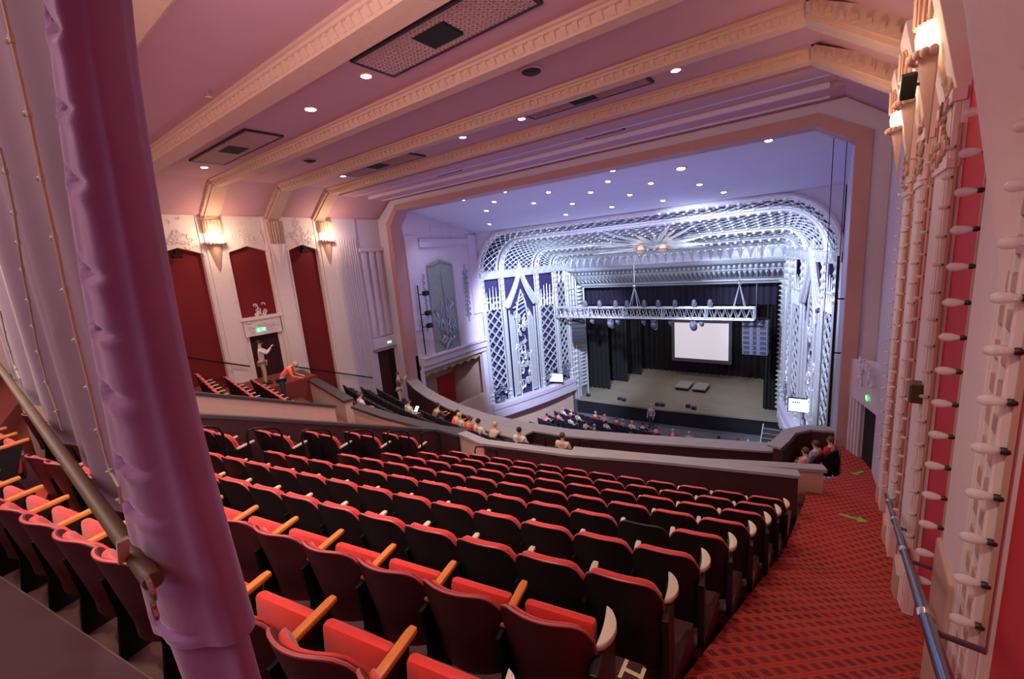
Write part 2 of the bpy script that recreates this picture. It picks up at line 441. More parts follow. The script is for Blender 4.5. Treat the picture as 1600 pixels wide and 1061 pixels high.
# ------------------------------------------------------------------ theatre seats
def seat_back(z0=0.14, z1=0.88, th=0.03, y0=0.0, w=0.276, top=0.0, bow=0.05, lean=0.18, tuck=0.25):
    mb = MB()
    def fn(u, v):
        x = (2 * u - 1) * w
        q = abs(2 * u - 1)
        zt = z1 + top - 0.13 * q ** 7 - 0.02 * q * q
        z = z0 + (zt - z0) * v
        xx = x * (1 - 0.10 * (1 - v) ** 2 * tuck)
        return (xx, y0 + bow * q * q - max(-0.12, z - 0.45) * lean, z)
    mb.grid(fn, 12, 8, thick=(0, th, 0))
    return mb
def rbox(hx, hy, hz, T):
    mb = MB(); mb.T = T; mb.box(-hx, hx, -hy, hy, -hz, hz); return mb
def make_seat(shell, arm, kind):
    A = kind == 'A'; bow = 0.105 if A else 0.06
    t = thing('theatre_seat', 'x', 'seat')
    obj('backrest', seat_back(0.24 if A else 0.10, bow=bow, tuck=0.9 if A else 0.2), shell, t, smooth=True)
    obj('back_pad', seat_back(0.42, 0.852 if A else 0.868, 0.035 if A else 0.065, 0.031, 0.245 if A else 0.262, bow=bow), M['redvel'], t, smooth=True, bevel=0.012 if A else 0.018)
    mb = MB(); pts = []                                      # piping along the top edge of the shell
    for i in range(17):
        q = (i / 8 - 1); aq = abs(q); z = 0.882 - 0.13 * aq ** 7 - 0.02 * aq * aq
        pts.append((q * 0.276, bow * aq * aq - (z - 0.45) * 0.18 + 0.012, z))
    pts = [(pts[0][0], pts[0][1] + 0.03, 0.60)] + pts + [(pts[-1][0], pts[-1][1] + 0.03, 0.60)]
    mb.tube(pts, 0.009, 6)
    obj('piping', mb, M['rim'], t, smooth=True)
    if A:                                                    # tipped-up squab, its red face towards the back
        T = Matrix.Translation((0, 0.27, 0.44)) @ Matrix.Rotation(math.radians(-6), 4, 'X')
        obj('seat', rbox(0.228, 0.035, 0.20, T), M['redvel'], t, smooth=True, bevel=0.03)
        T = Matrix.Translation((0, 0.305, 0.36)) @ Matrix.Rotation(math.radians(-6), 4, 'X')
    else:
        T = Matrix.Translation((0, 0.20, 0.35)) @ Matrix.Rotation(math.radians(-8), 4, 'X')
        obj('seat', rbox(0.235, 0.045, 0.19, T), M['redvel'], t, smooth=True, bevel=0.035)
        T = Matrix.Translation((0, 0.25, 0.33)) @ Matrix.Rotation(math.radians(-8), 4, 'X')
    mb = MB(); mb.T = T; n = 20; R_ = 0.23
    loop = [(R_ * (abs(math.cos(2 * PI * i / n)) ** 0.6) * (1 if math.cos(2 * PI * i / n) > 0 else -1), -0.015, 0.24 * (abs(math.sin(2 * PI * i / n)) ** 0.7) * (1 if math.sin(2 * PI * i / n) > 0 else -1)) for i in range(n)]
    mb.prism(loop, (0, 0.03, 0)); obj('seat_pan', mb, shell, t)
    # armrest on the right-hand side and the standard below it
    mb = MB()
    e = 0.40 if kind == 'A' else 0.36; h = 0.62 if kind == 'A' else 0.585
    mb.prism([(0.250, 0.06, h), (0.300, 0.06, h), (0.302, e - .04, h + .02), (0.296, e, h + .021), (0.254, e, h + .021), (0.248, e - .04, h + .02)], (0, 0, 0.034))
    obj('armrest', mb, arm, t, smooth=True, bevel=0.008)
    mb = MB(); mb.prism([(0.262, -0.03, 0), (0.262, 0.26, 0), (0.262, 0.20, 0.2), (0.262, e - .06, h + .005), (0.262, -0.01, h - .01), (0.262, 0.02, 0.3)], (0.026, 0, 0))
    obj('standard', mb, M['iron'], t)
    return t
seatA = make_seat(M['shell'], M['wood'], 'A')
seatB = make_seat(M['shellblack'], M['litwood'], 'B')
def add_end(root):
    for c in list(root.children):
        if c.name.split('.')[0] in ('armrest',): bpy.data.objects.remove(c)
    mb = MB(); mb.prism([(0.27, -0.02, 0), (0.27, 0.32, 0), (0.27, 0.34, 0.30), (0.27, 0.38, 0.60), (0.27, 0.34, 0.64), (0.27, -0.03, 0.62), (0.27, 0.0, 0.45)], (0.045, 0, 0))
    obj('end_panel', mb, M['shellblack'], root, bevel=0.006)
    mb = MB(); pts = []
    n = 12                                                   # ivory crescent cap on the front of the end panel
    out = [(0.275 + 0.085 * math.sin(PI * i / n) ** 0.6, 0.08 + 0.27 * i / n) for i in range(n + 1)]
    inn = [(0.275 + 0.012 * math.sin(PI * i / n), 0.08 + 0.27 * i / n) for i in range(n - 1, 0, -1)]
    mb.prism([(x, y, 0.635 + 0.10 * y) for x, y in out + inn], (0, 0, 0.045))
    obj('end_cap', mb, M['pale'], root, smooth=True, bevel=0.012)
seatAe = dup(seatA, (0, 0, 0), 0); add_end(seatAe)
seatBe = dup(seatB, (0, 0, 0), 0); add_end(seatBe)
first = {}
def place(tmpl, loc, rz, label, group):
    if tmpl.name not in first:
        first[tmpl.name] = 1; tmpl.location = loc; tmpl.rotation_euler = (0, 0, rz); tmpl['label'] = label; tmpl['group'] = group; return tmpl
    return dup(tmpl, loc, rz, label, group)
AN = math.atan(0.185)
def rowname(k):
    if k == -2: return 'two rows behind letter H'
    if k == -1: return 'one row behind letter H'
    if k == 0: return 'row beside letter H'
    return '%s row ahead of letter H' % ORD[k - 1]
for k in range(-1, 8):
    n = int(round((XE[k] - XI[k]) / math.cos(AN) / 0.55)) if k >= 2 else 13
    for i in range(n):
        x = XE[k] - (i + 0.5) * 0.55 * math.cos(AN)
        T = (seatAe if k <= 0 else seatBe) if i == 0 else (seatA if k <= 0 else seatB)
        lab = '%s theatre seat, %s from the carpet aisle, %s' % ('maroon-backed' if k <= 0 else 'red-topped', ORD[i], rowname(k))
        s = place(T, (x, YM(k, x), RZ(k)), AN, lab, 'right-block seats')
        if k == 3 and i == 1:
            s['label'] = 'black seat with no red pad, second from the carpet aisle, third row ahead'
            for c in list(s.children):
                if c.name.startswith('back_pad') or c.name.startswith('piping'): bpy.data.objects.remove(c)
AC = math.atan(0.10)
CR = {-2: -8.05, -1: -8.05, 0: -8.05, 1: -8.05, 2: -8.0, 3: -7.9, 4: -7.8, 5: -7.68, 6: -7.5}
CN = {-2: 5, -1: 5, 0: 5, 1: 2, 2: 2, 3: 2, 4: 2, 5: 2, 6: 2}
for k in range(-2, 7):
    for i in range(CN[k]):
        x = CR[k] - (i + 0.5) * 0.55
        lab = 'red-topped seat, %s from the hooped stair, centre block, %s' % (ORD[i], rowname(k))
        place(seatB if k > 0 else seatA, (x, YC(k, x), RZ(k)), AC, lab, 'centre-block seats')
for k in range(1, 7):
    for i in range(10):
        x = -6.75 + 0.55 + (i + 0.5) * 0.55 * math.cos(AN)
        X = MX(x)
        lab = 'far red seat, %s from the pale sloping wall, %s row of the left block' % (ORD[i], ORD[6 - k])
        place(seatB, (X, YM(k, x), RZ(k) + LZ), -AN, lab, 'far-left-block seats')

# dark seats of the front circle and stalls
def make_dark(name, m):
    t = thing(name, 'x', 'seat')
    obj('backrest', seat_back(th=0.06), m, t, smooth=True)
    T = Matrix.Translation((0, 0.25, 0.46)) @ Matrix.Rotation(math.radians(-10), 4, 'X')
    obj('seat', rbox(0.225, 0.065, 0.19, T), m, t, smooth=True, bevel=0.035)
    mb = MB(); mb.prism([(0.25, -0.02, 0.62), (0.30, -0.02, 0.62), (0.30, 0.36, 0.64), (0.25, 0.36, 0.64)], (0, 0, 0.034))
    obj('armrest', mb, M['iron'], t)
    mb = MB(); mb.prism([(0.262, -0.03, 0), (0.262, 0.30, 0), (0.262, 0.33, 0.62), (0.262, -0.01, 0.62)], (0.026, 0, 0))
    obj('standard', mb, M['iron'], t)
    return t
seatC = make_dark('circle_seat', M['charcoal'])
for j in range(4):
    x = XL + 0.62; i = 0
    while x < (-12.4, -11.2, -10.2, -5.0)[j]:
        s = (FY(j, x + 0.1) - FY(j, x - 0.1)) / 0.2
        a = math.atan(s)
        lab = 'charcoal folding seat, %s from the left wall, %s row from the grey ledge' % (ORD[min(i, 23)] , ORD[3 - j])
        if i > 23: lab = 'charcoal folding seat at the right end of the row nearest the grey front ledge'
        place(seatC, (x, FY(j, x), FZ(j)), a, lab, 'dark front-circle seats')
        x += 0.55 * math.cos(a); i += 1
seatD = make_dark('stalls_seat', M['navy'])
STY = lambda r, x: 26.35 - 0.95 * r + 0.019 * (x + 7) ** 2
for r in range(5):
    for i in range(21 if r < 2 else 16):
        x = -16.75 - 0.28 * r + i * 0.545 + (1.6 if i > 15 else 0)
        lab = 'navy stalls seat, %s from the left end, %s row back from the stage' % (ORD[i], ORD[r])
        place(seatD, (x, STY(r, x), 0.0), math.atan(0.038 * (x + 7)), lab, 'navy stalls seats')

# ------------------------------------------------------------------ parapets and ledges
def capped(path, thick, wallm, cap=0.07, over=0.04, capm=None, name='wall_parapet'):
    """path of (x,y,z0,z1): wall plus overhanging cap, both structure"""
    mb = MB(); mb.wall(path, thick)
    w = struct(name, mb, wallm)
    mb = MB()
    n = len(path); P = [Vector((p[0], p[1], 0)) for p in path]; q = []
    for i in range(n):
        t = P[min(i + 1, n - 1)] - P[max(i - 1, 0)]; t.normalize(); nn = Vector((-t.y, t.x, 0))
        e = t * (over if i == n - 1 else (-over if i == 0 else 0))
        q.append((P[i].x - nn.x * over + e.x, P[i].y - nn.y * over + e.y, path[i][3] + 0.002, path[i][3] + cap))
    mb.wall(q, thick + 2 * over)
    o = obj(name.replace('wall', 'trim'), mb, capm or M['cap'], w)
    return w
P1 = lambda x: YM(8, x) + 0.5
# right parapet: dark maroon with a broad grey top
capped([(-6.85, 7.55, 6.9, 8.39), (-4.65, 7.96, 6.9, 8.39), (-2.95, 8.5, 6.9, 8.39), (-0.3, 9.15, 6.9, 8.39)], 0.20, M['darkmaroon'], 0.06, 0.03, M['capgrey'], 'wall_cross_aisle')
# beige stub by the centre stair
capped([(-8.3, 8.15, 6.9, 8.12), (-7.4, 7.75, 6.9, 8.28), (-6.9, 7.58, 6.9, 8.34)], 0.2, M['beige'], 0.08, 0.04, M['capgrey'], 'wall_centre_stub')
# second parapet, beige, in front of it
capped([(-5.2, 9.2, 6.6, 7.82), (-3.3, 9.68, 6.6, 7.82), (-2.2, 9.98, 6.6, 7.82), (-1.17, 10.36, 6.6, 7.82), (0.1, 10.8, 6.6, 7.82)], 0.16, M['beige'], 0.08, 0.05, M['capgrey'], 'wall_front_circle_rear')
# left mirror of the first parapet
capped([(-18.9, P1(0.5) - 0.1, 6.9, 8.75), (-16.2, P1(-2.2), 6.9, 8.5), (-13.9, P1(-4.5), 6.9, 8.35)], 0.28, M['beige'], 0.09, 0.05, M['cap'], 'wall_left_curved')
capped([(-13.2, P1(-5.2), 6.9, 8.28), (-11.4, 7.95, 6.9, 8.18), (-9.4, 8.15, 6.9, 8.05), (-8.4, 8.35, 6.9, 8.02)], 0.28, M['beige'], 0.09, 0.05, M['cap'], 'wall_left_inner')
# vomitory: near wall dark, far wall pink
zv = lambda y: 10.28 - 0.44 * (y - 3.25)
capped([(-8.35, 8.2, 7.0, 8.12), (-9.15, 8.0, 7.0, zv(8.0)), (-9.2, 3.4, 7.0, zv(3.4)), (-9.2, 1.9, 7.0, zv(1.9))], 0.14, M['darkmaroon'], 0.07, 0.03, M['cap'], 'wall_vomitory_near')
zp = lambda y: 10.50 - 0.44 * (y - 3.2)
capped([(-11.5, 6.3, 7.0, zp(6.3)), (-11.5, 3.2, 7.0, zp(3.2)), (-11.5, 0.6, 7.0, zp(0.6))], 0.14, M['beige'], 0.08, 0.04, M['cap'], 'wall_vomitory_far')
# grey circle-front ledge
LP = [(-19.2, 14.75), (-17.0, 13.55), (-15.2, 12.8), (-13.2, 12.15), (-11.2, 11.75), (-9.2, 11.65), (-7.2, 11.8), (-4.8, 12.4), (-2.9, 12.95), (-0.84, 13.55), (-0.62, 14.1), (-0.6, 14.8), (-0.25, 15.25), (0.35, 15.3)]
LI = lambda d: [(x, y + d) for x, y in LP[:10]]
mb = MB(); mb.wall([(x, y, 5.3, 6.68) for x, y in LI(0.38)], 0.5)
w = struct('wall_circle_front', mb, M['mauve'])
mb = MB(); mb.wall([(x, y, 5.6, 6.70) for x, y in LI(0.33)], 0.05); obj('lining', mb, M['darkmaroon'], w)
mb = MB(); mb.wall([(x, y, 6.70, 6.76) for x, y in LI(0.28)], 0.62); obj('ledge_top', mb, M['capgrey'], w)
mb = MB(); mb.prism([(-11.4, 12.1, 6.70), (-11.0, 11.35, 6.70), (-8.6, 11.15, 6.70), (-8.4, 12.0, 6.70)], (0, 0, 0.055)); mb.box(-10.9, -8.7, 11.5, 11.9, 5.6, 6.7); obj('platform', mb, M['capgrey'], w)
mb = MB(); mb.wall([(-0.85, 13.5, 5.6, 6.95), (-0.68, 14.1, 5.6, 6.98), (-0.55, 14.7, 5.6, 7.0), (-0.2, 15.1, 5.6, 7.0), (0.35, 15.2, 5.6, 7.0)], 0.25)
w = struct('wall_side_box', mb, M['darkmaroon'])
mb = MB(); mb.wall([(-0.89, 13.5, 6.96, 7.02), (-0.72, 14.1, 6.99, 7.05), (-0.6, 14.7, 7.01, 7.07), (-0.22, 15.15, 7.01, 7.07), (0.35, 15.25, 7.01, 7.07)], 0.36); obj('box_ledge', mb, M['capgrey'], w)

# hoop rails beside the centre stair
def hoop(p, q, h, r, name_lab):
    t = thing('hoop_rail', name_lab, 'handrail', p, 0, 'hoop rails')
    q = Vector(q) - Vector(p)
    pts = [Vector((0, 0, 0)), Vector((0, 0, h - 0.12)), Vector((0, 0, h - 0.03)) + q * 0.06, Vector((0, 0, h)) + q * 0.2, Vector((0, 0, h)) + q * 0.8, Vector((0, 0, h - 0.03)) + q * 0.94, Vector((0, 0, h - 0.12)) + q, q]
    mb = MB(); mb.tube(pts, r, 8); obj('rail', mb, M['steel'], t, smooth=True)
    for b in (Vector(), q):
        mb = MB(); mb.lathe([(0.05, 0), (0.05, 0.012), (0.03, 0.02)], 10, b); obj('base_plate', mb, M['steel'], t, smooth=True)
for n_, k in enumerate((1, 2, 3, 4, 5, 6)):
    x = -7.72 + 0.07 * (k - 2)
    y0 = YC(k, x) + 0.12
    hoop((x, y0, RZ(k)), (x + 0.06, y0 + 0.52, RZ(k) - 0.165), 0.98, 0.02, 'black hoop handrail on red stair, %s from the purple curtain' % ORD[n_])
for i, (x, y) in enumerate(((-7.55, 11.42), (-6.95, 11.5), (-6.35, 11.62))):
    hoop((x, y, FZ(3)), (x + 0.42, y + 0.06, FZ(3)), 1.02, 0.018, 'black hoop rail behind the grey circle ledge, %s from the left of three' % ORD[i])
hoop((-6.95, 7.3, RZ(7)), (-6.35, 7.42, RZ(7)), 0.55, 0.018, 'small low black hoop rail against the beige stub wall')
# ------------------------------------------------------------------ left wall
CEIL = 16.63
mb = MB(); mb.box(XL - 0.7, XL - 0.26, -2, 15.2, 0, 18); struct('wall_left', mb, M['plaster'])
LCOL = [(4.15, 5.08), (6.58, 7.50), (9.0, 9.92), (11.27, 12.3)]
LPAN = [(2.7, 4.15), (5.08, 6.58), (7.50, 9.0), (9.92, 11.27)]
mb = MB()
for a, b in LPAN: mb.box(XL - 0.26, XL - 0.22, a, b, 5, 14.45)
struct('trim_wall_panel', mb, M['redpanel'])
mb = MB()
for a, b in LCOL:
    mb.box(XL - 0.26, XL, a, b, 5, 15.6)
    mb.box(XL - 0.26, XL + 0.05, a + 0.16, b - 0.16, 5, 15.5)
    for q in (0.06, b - a - 0.06): mb.box(XL, XL + 0.03, a + q - 0.02, a + q + 0.02, 5, 14.1)
struct('trim_pilaster', mb, M['plaster'], bevel=0.01)
mb = MB()
for a, b in LPAN:                                           # frieze with pointed soffit over each panel
    m = (a + b) / 2
    mb.prism([(XL - 0.26, a, 14.12), (XL - 0.26, m, 14.36), (XL - 0.26, b, 14.12), (XL - 0.26, b, 15.6), (XL - 0.26, m, 15.75), (XL - 0.26, a, 15.6)], (0.22, 0, 0))
struct('trim_frieze', mb, M['plaster'])
# leaf relief on the frieze
def foliage(mb, o, ux, uz, n, r, seed, nrm):
    rd = random.Random(seed); o, ux, uz, nrm = Vector(o), Vector(ux), Vector(uz), Vector(nrm)
    for i in range(n):
        c = o + ux * rd.uniform(-1, 1) + uz * rd.uniform(0, 1)
        a = rd.uniform(0, 2 * PI); pts = []
        for q in range(6):
            w = a + q * 0.8; pts.append(c + (ux.normalized() * math.cos(w) + uz.normalized() * math.sin(w)) * r * (1 - q * 0.13) + nrm * (0.01 + 0.004 * q))
        mb.tube(pts, [r * 0.28 * (1 - q * 0.13) for q in range(6)], 5)
mb = MB()
for i, (a, b) in enumerate(LPAN):
    foliage(mb, (XL - 0.04, (a + b) / 2, 14.35), (0, (b - a) * 0.46, 0), (0, 0, 0.55), 26, 0.11, i, (1, 0, 0))
    foliage(mb, (XL - 0.04, (a + b) / 2, 14.5), (0, 0.22, 0), (0, 0, 1.0), 14, 0.10, i + 9, (1, 0, 0))
for i, (a, b) in enumerate(LCOL): foliage(mb, (XL + 0.0, (a + b) / 2, 14.0), (0, 0.36, 0), (0, 0, 0.55), 16, 0.09, i + 30, (1, 0, 0))
struct('trim_frieze_relief', mb, M['plaster'], smooth=True)
# plain run with fluted pilaster and the recessed purple bands towards the arch
mb = MB(); mb.box(XL - 0.26, XL - 0.02, 12.3, 13.5, 5, 15.6)
for i in range(8): mb.box(XL - 0.02, XL + 0.03, 12.42 + i * 0.13, 12.48 + i * 0.13, 6, 14.6)
mb.box(XL - 0.26, XL - 0.10, 13.5, 15.0, 8.55, 15.6)
for i in range(3): mb.box(XL - 0.1, XL + 0.06, 13.62 + i * 0.45, 13.84 + i * 0.45, 9.4, 13.9)
mb.box(XL - 0.1, XL + 0.1, 13.5, 15.0, 13.9, 14.1); mb.box(XL - 0.1, XL + 0.12, 13.5, 15.0, 8.75, 9.3)
mb.box(XL - 0.26, XL - 0.1, 13.5, 13.8, 5, 8.6); mb.box(XL - 0.26, XL - 0.1, 14.9, 15.1, 5, 8.6)
struct('trim_fluted_pilaster', mb, M['mauve'], bevel=0.008)
# door_1 in the second panel with its carved surround, door_2 by the arch
mb = MB(); mb.box(XL - 0.26, XL - 0.10, 7.50, 7.66, 7, 10.62); mb.box(XL - 0.26, XL - 0.10, 8.84, 9.0, 7, 10.62); mb.box(XL - 0.26, XL + 0.0, 7.45, 9.05, 10.62, 11.36)
mb.box(XL - 0.26, XL + 0.06, 7.40, 9.10, 11.30, 11.42)
foliage(mb, (XL + 0.01, 8.25, 10.75), (0, 0.66, 0), (0, 0, 0.5), 20, 0.10, 77, (1, 0, 0))
foliage(mb, (XL - 0.06, 8.25, 11.4), (0, 0.2, 0), (0, 0, 0.55), 16, 0.10, 78, (1, 0, 0))
struct('trim_door_surround', mb, M['plaster'], smooth=True)
mb = MB(); mb.grid(lambda u, v: (XL - 0.16 + 0.03 * math.sin(u * 40), 7.66 + 1.18 * u, 7.2 + 3.42 * v), 40, 4, thick=(-0.03, 0, 0)); struct('door_1', mb, M['door'], smooth=True)
mb = MB(); mb.box(XL - 0.2, XL - 0.14, 13.8, 14.9, 5.5, 8.56); w = struct('door_2', mb, M['door'])
mb = MB(); mb.box(XL - 0.14, XL - 0.10, 14.55, 14.9, 5.5, 8.56); obj('door_leaf', mb, M['iron'], w)
def exit_sign(loc, rz, s, lab):
    t = thing('exit_sign', lab, 'exit sign', loc, rz, 'lit exit signs')
    mb = MB(); mb.box(-0.24 * s, 0.24 * s, 0, 0.05 * s, -0.10 * s, 0.10 * s); obj('sign_box', mb, M['exit'], t, bevel=0.006)
    mb = MB()                                               # running figure and arrow
    mb.box(-0.14 * s, -0.10 * s, -0.006, 0, 0.03 * s, 0.07 * s); mb.prism([(-0.16 * s, -0.006, 0.02 * s), (-0.09 * s, -0.006, 0.03 * s), (-0.06 * s, -0.006, -0.07 * s), (-0.17 * s, -0.006, -0.07 * s)], (0, 0.006, 0))
    mb.box(0.0, 0.12 * s, -0.006, 0, -0.014 * s, 0.014 * s); mb.prism([(0.11 * s, -0.006, 0.06 * s), (0.19 * s, -0.006, 0), (0.11 * s, -0.006, -0.06 * s)], (0, 0.006, 0))
    obj('pictogram', mb, M['exitw'], t)
exit_sign((XL + 0.01, 8.14, 10.85), PI / 2, 0.85, 'green exit sign over the draped doorway in the far left wall')
exit_sign((XL + 0.13, 14.5, 8.98), PI / 2, 0.62, 'small exit sign over the doorway beside the grey-green panel')
# raked wall rails
def wall_rail(pts, lab):
    t = thing('handrail', lab, 'handrail', pts[0]); p0 = Vector(pts[0])
    mb = MB(); mb.tube([Vector(p) - p0 for p in pts], 0.028, 8); obj('rail', mb, M['iron'], t, smooth=True)
    for f in (0.12, 0.5, 0.88):
        q = p0.lerp(Vector(pts[-1]), f) - p0; mb = MB(); mb.tube([q, q + Vector((-0.12, 0, -0.02))], 0.014, 6); obj('bracket', mb, M['iron'], t)
wall_rail([(XL + 0.15, 4.6, 10.62), (XL + 0.15, 7.36, 9.43)], 'dark handrail along the far left wall before the draped doorway')
wall_rail([(XL + 0.15, 9.1, 8.98), (XL + 0.15, 13.1, 7.32)], 'dark handrail along the far left wall past the draped doorway')
# panel spotlights under the pointed soffits
for i, y in enumerate((5.75, 10.6)):
    t = thing('panel_spotlight', 'small black spotlight at the top of the %s dark red wall panel' % ('first' if i == 0 else 'last'), 'spotlight', (XL - 0.05, y, 14.12), 0, 'panel spotlights')
    mb = MB(); mb.box(-0.02, 0.2, -0.16, 0.16, -0.14, 0.0); obj('lamp_body', mb, M['iron'], t, bevel=0.02)
    mb = MB(); mb.box(-0.16, 0.1, -0.03, 0.03, 0.0, 0.18); obj('bracket', mb, M['iron'], t)

# wall sconces: fan of glass tubes over a tapering plaster tail
def sconce(loc, rz, lab):
    """local -y points into the room"""
    t = thing('sconce', lab, 'sconce', loc, rz, 'wall sconces')
    mb = MB()
    mb.grid(lambda u, v: (0.30 * (2 * u - 1) * (1 - v) ** 0.8, -(0.22 * (1 - v)) * math.cos((u - 0.5) * PI), -0.02 - 1.15 * v), 10, 8, thick=(0, 0.02, 0)); obj('tail', mb, M['mould'], t, smooth=True)
    mb = MB()
    for i in range(9):
        w = PI * (i + 0.5) / 9; x, y = 0.34 * math.cos(w), -0.30 * math.sin(w)
        mb.ball((x, y, -0.02), 0.07, 8)
    obj('scalloped_dish', mb, M['mould'], t, smooth=True)
    mb = MB(); mb.lathe([(0.08, 0.03), (0.13, 0.10), (0.15, 0.22), (0.13, 0.34), (0.06, 0.42)], 12, (0, -0.12, 0)); obj('glowing_glass', mb, M['sconce'], t, smooth=True)
    mb = MB()
    for i in range(11):
        w = PI * (i + 0.5) / 11; x, y = 0.32 * math.cos(w), -0.28 * math.sin(w); mb.tube([(x, y, 0.36), (x * 1.04, y * 1.04, 0.85)], 0.03, 6)
    mb.tube([(0.34, 0, 0.84), (0.24, -0.2, 0.84), (0, -0.3, 0.84), (-0.24, -0.2, 0.84), (-0.34, 0, 0.84)], 0.035, 6)
    obj('plaster_tubes', mb, M['mould'], t, smooth=True)
    return t
LS = []
for i, (a, b) in enumerate(LCOL[1:]):
    if i == 1: continue
    y = (a + b) / 2; sconce((XL + 0.05, y, 14.5), PI / 2, 'glowing fan sconce on the far left wall, %s' % ('nearest the purple curtain' if i == 0 else 'nearest the proscenium arch'))
    LS.append((XL + 0.75, y, 14.75))
mb = MB(); y = 9.46
t = thing('sconce', 'unlit plaster fan bracket between the two glowing left-wall sconces', 'sconce', (XL + 0.05, y, 14.5), PI / 2, 'wall sconces')
for i in range(9):
    w = PI * (i + 0.5) / 9; mb.tube([(0.3 * math.cos(w), -0.24 * math.sin(w), -0.1), (0.32 * math.cos(w), -0.28 * math.sin(w), 0.85)], 0.035, 6)
obj('plaster_tubes', mb, M['mould'], t, smooth=True)
mb = MB(); mb.grid(lambda u, v: (0.30 * (2 * u - 1) * (1 - v) ** 0.8, -(0.22 * (1 - v)) * math.cos((u - 0.5) * PI), -0.02 - 1.15 * v), 10, 8, thick=(0, 0.02, 0)); obj('tail', mb, M['plaster'], t, smooth=True)

# ------------------------------------------------------------------ ceiling, coves and beams
mb = MB(); mb.box(XL - 0.3, 2.2, -3, 12.0, CEIL, CEIL + 0.2); mb.box(XL - 0.3, 2.2, 12.0, 12.75, 16.40, CEIL + 0.2); mb.box(XL - 0.3, 2.2, 12.75, 13.7, 16.46, CEIL + 0.2); mb.box(XL - 0.3, 2.2, 13.7, 15.0, 16.34, CEIL + 0.2)
struct('ceiling', mb, M['ceil'])
XRC = 1.25
for nm, s, x0 in (('left', 1, XL), ('right', -1, XRC)):
    mb = MB()
    mb.prism([(x0 - s * 0.3, -3, 15.55), (x0 - s * 0.0, -3, 15.55), (x0 + s * 0.10, -3, 15.60), (x0 + s * 1.25, -3, 16.42), (x0 + s * 1.6, -3, CEIL), (x0 - s * 0.3, -3, CEIL)], (0, 17.9, 0))
    struct('ceiling_cove_' + nm, mb, M['ceil'])
BEAMS = [2.25, 4.62, 7.05, 9.43, 11.55]
for i, yb in enumerate(BEAMS):
    mb = MB(); z0 = 16.38
    x0, x1 = XL + 1.45, -0.45
    hf = 0.40 if i < 2 else 0.32
    pr = [(-hf, CEIL), (-hf, z0 + .20), (-hf + .04, z0 + .19), (-hf + .06, z0 + .15), (-hf + .10, z0 + .14), (-hf + .16, z0 + .03), (-hf + .18, z0), (hf - .18, z0), (hf - .16, z0 + .03), (hf - .10, z0 + .14), (hf - .06, z0 + .15), (hf - .04, z0 + .19), (hf, z0 + .20), (hf, CEIL)]
    mb.prism([(x0, yb + y, z) for y, z in pr], (x1 - x0, 0, 0))
    n = 84
    for q in range(n):                                      # dentils on the near face
        x = x0 + 0.1 + (x1 - x0 - 0.2) * q / n
        mb.prism([(x, yb - hf + .075, z0 + .145), (x, yb - hf + .085, z0 + .10), (x, yb - hf + .14, z0 + .035), (x, yb - hf + .15, z0 + .12)], (0.10, 0, 0))
    for s, xa, xb in ((1, XL + 0.02, XL + 1.5), (-1, XRC - 0.25, -0.5)):         # raking ends running down the coves
        mb.prism([(xa, yb - hf, 15.42), (xa, yb - hf, 15.9), (xb, yb - hf, CEIL), (xb, yb - hf, z0 + .06)], (0, 2 * hf, 0))
        mb.prism([(xa + s * 0.02, yb - hf + .1, 15.36), (xa, yb - hf + .1, 15.9), (xb, yb - hf + .1, CEIL), (xb, yb - hf + .1, z0)], (0, 2 * hf - .2, 0))
        for q in range(9):
            f = q / 9; xx, zz = xa + (xb - xa) * f, 15.42 + (z0 - 15.36) * f
            mb.box(min(xx, xx + s * 0.08), max(xx, xx + s * 0.08), yb - hf - .03, yb - hf, zz + 0.08, zz + 0.19)
    struct('ceiling_beam', mb, M['mould'])
# raised edge moulding of the soffit beyond the last beam
mb = MB(); mb.box(XL + 1.2, -0.2, 12.75, 12.85, 16.40, 16.46); mb.box(XL + 1.2, -0.2, 13.6, 13.7, 16.34, 16.46); mb.box(XL + 1.2, -0.2, 14.4, 14.5, 16.30, 16.34)
struct('trim_soffit', mb, M['mauve'])
# grille vents in the ceiling
def vent(pts, z, lab, hole=True):
    P = [AZ(x, y, z) for x, y in pts]; c = sum(P, Vector()) / 4
    t = thing('ceiling_vent', lab, 'vent', (c.x, c.y, z), 0, 'ceiling vents'); hx = max(abs(p.x - c.x) for p in P); hy = max(0.22, min(0.42, max(abs(p.y - c.y) for p in P)))
    mb = MB(); mb.box(-hx, hx, -hy, hy, -0.03, -0.002); mb.box(-hx - 0.06, hx + 0.06, -hy - 0.06, -hy, -0.05, 0); mb.box(-hx - 0.06, hx + 0.06, hy, hy + 0.06, -0.05, 0)
    mb.box(-hx - 0.06, -hx, -hy, hy, -0.05, 0); mb.box(hx, hx + 0.06, -hy, hy, -0.05, 0); obj('frame', mb, M['vent'], t)
    mb = MB(); nx = max(6, int(hx * 2 / 0.09)); ny = max(3, int(hy * 2 / 0.09))
    for i in range(nx):
        for j in range(ny):
            x, y = -hx + 2 * hx * (i + 0.5) / nx, -hy + 2 * hy * (j + 0.5) / ny
            if hole and abs(x) < hx * 0.2 and abs(y) < hy * 0.6: continue
            mb.bar((x - 0.035, y - 0.035, -0.04), (x + 0.035, y + 0.035, -0.04), 0.022, 0.02); mb.bar((x - 0.035, y + 0.035, -0.04), (x + 0.035, y - 0.035, -0.04), 0.022, 0.02)
    obj('pierced_grille', mb, M['arch'], t)
    if hole:
        mb = MB(); mb.box(-hx * 0.2, hx * 0.2, -hy * 0.6, hy * 0.6, -0.06, -0.028); obj('light_slot', mb, M['void'], t)
vent([(575, 100), (650, 30), (800, 0), (730, 60)], CEIL, 'large pierced ceiling vent with a dark slot at the top of the picture')
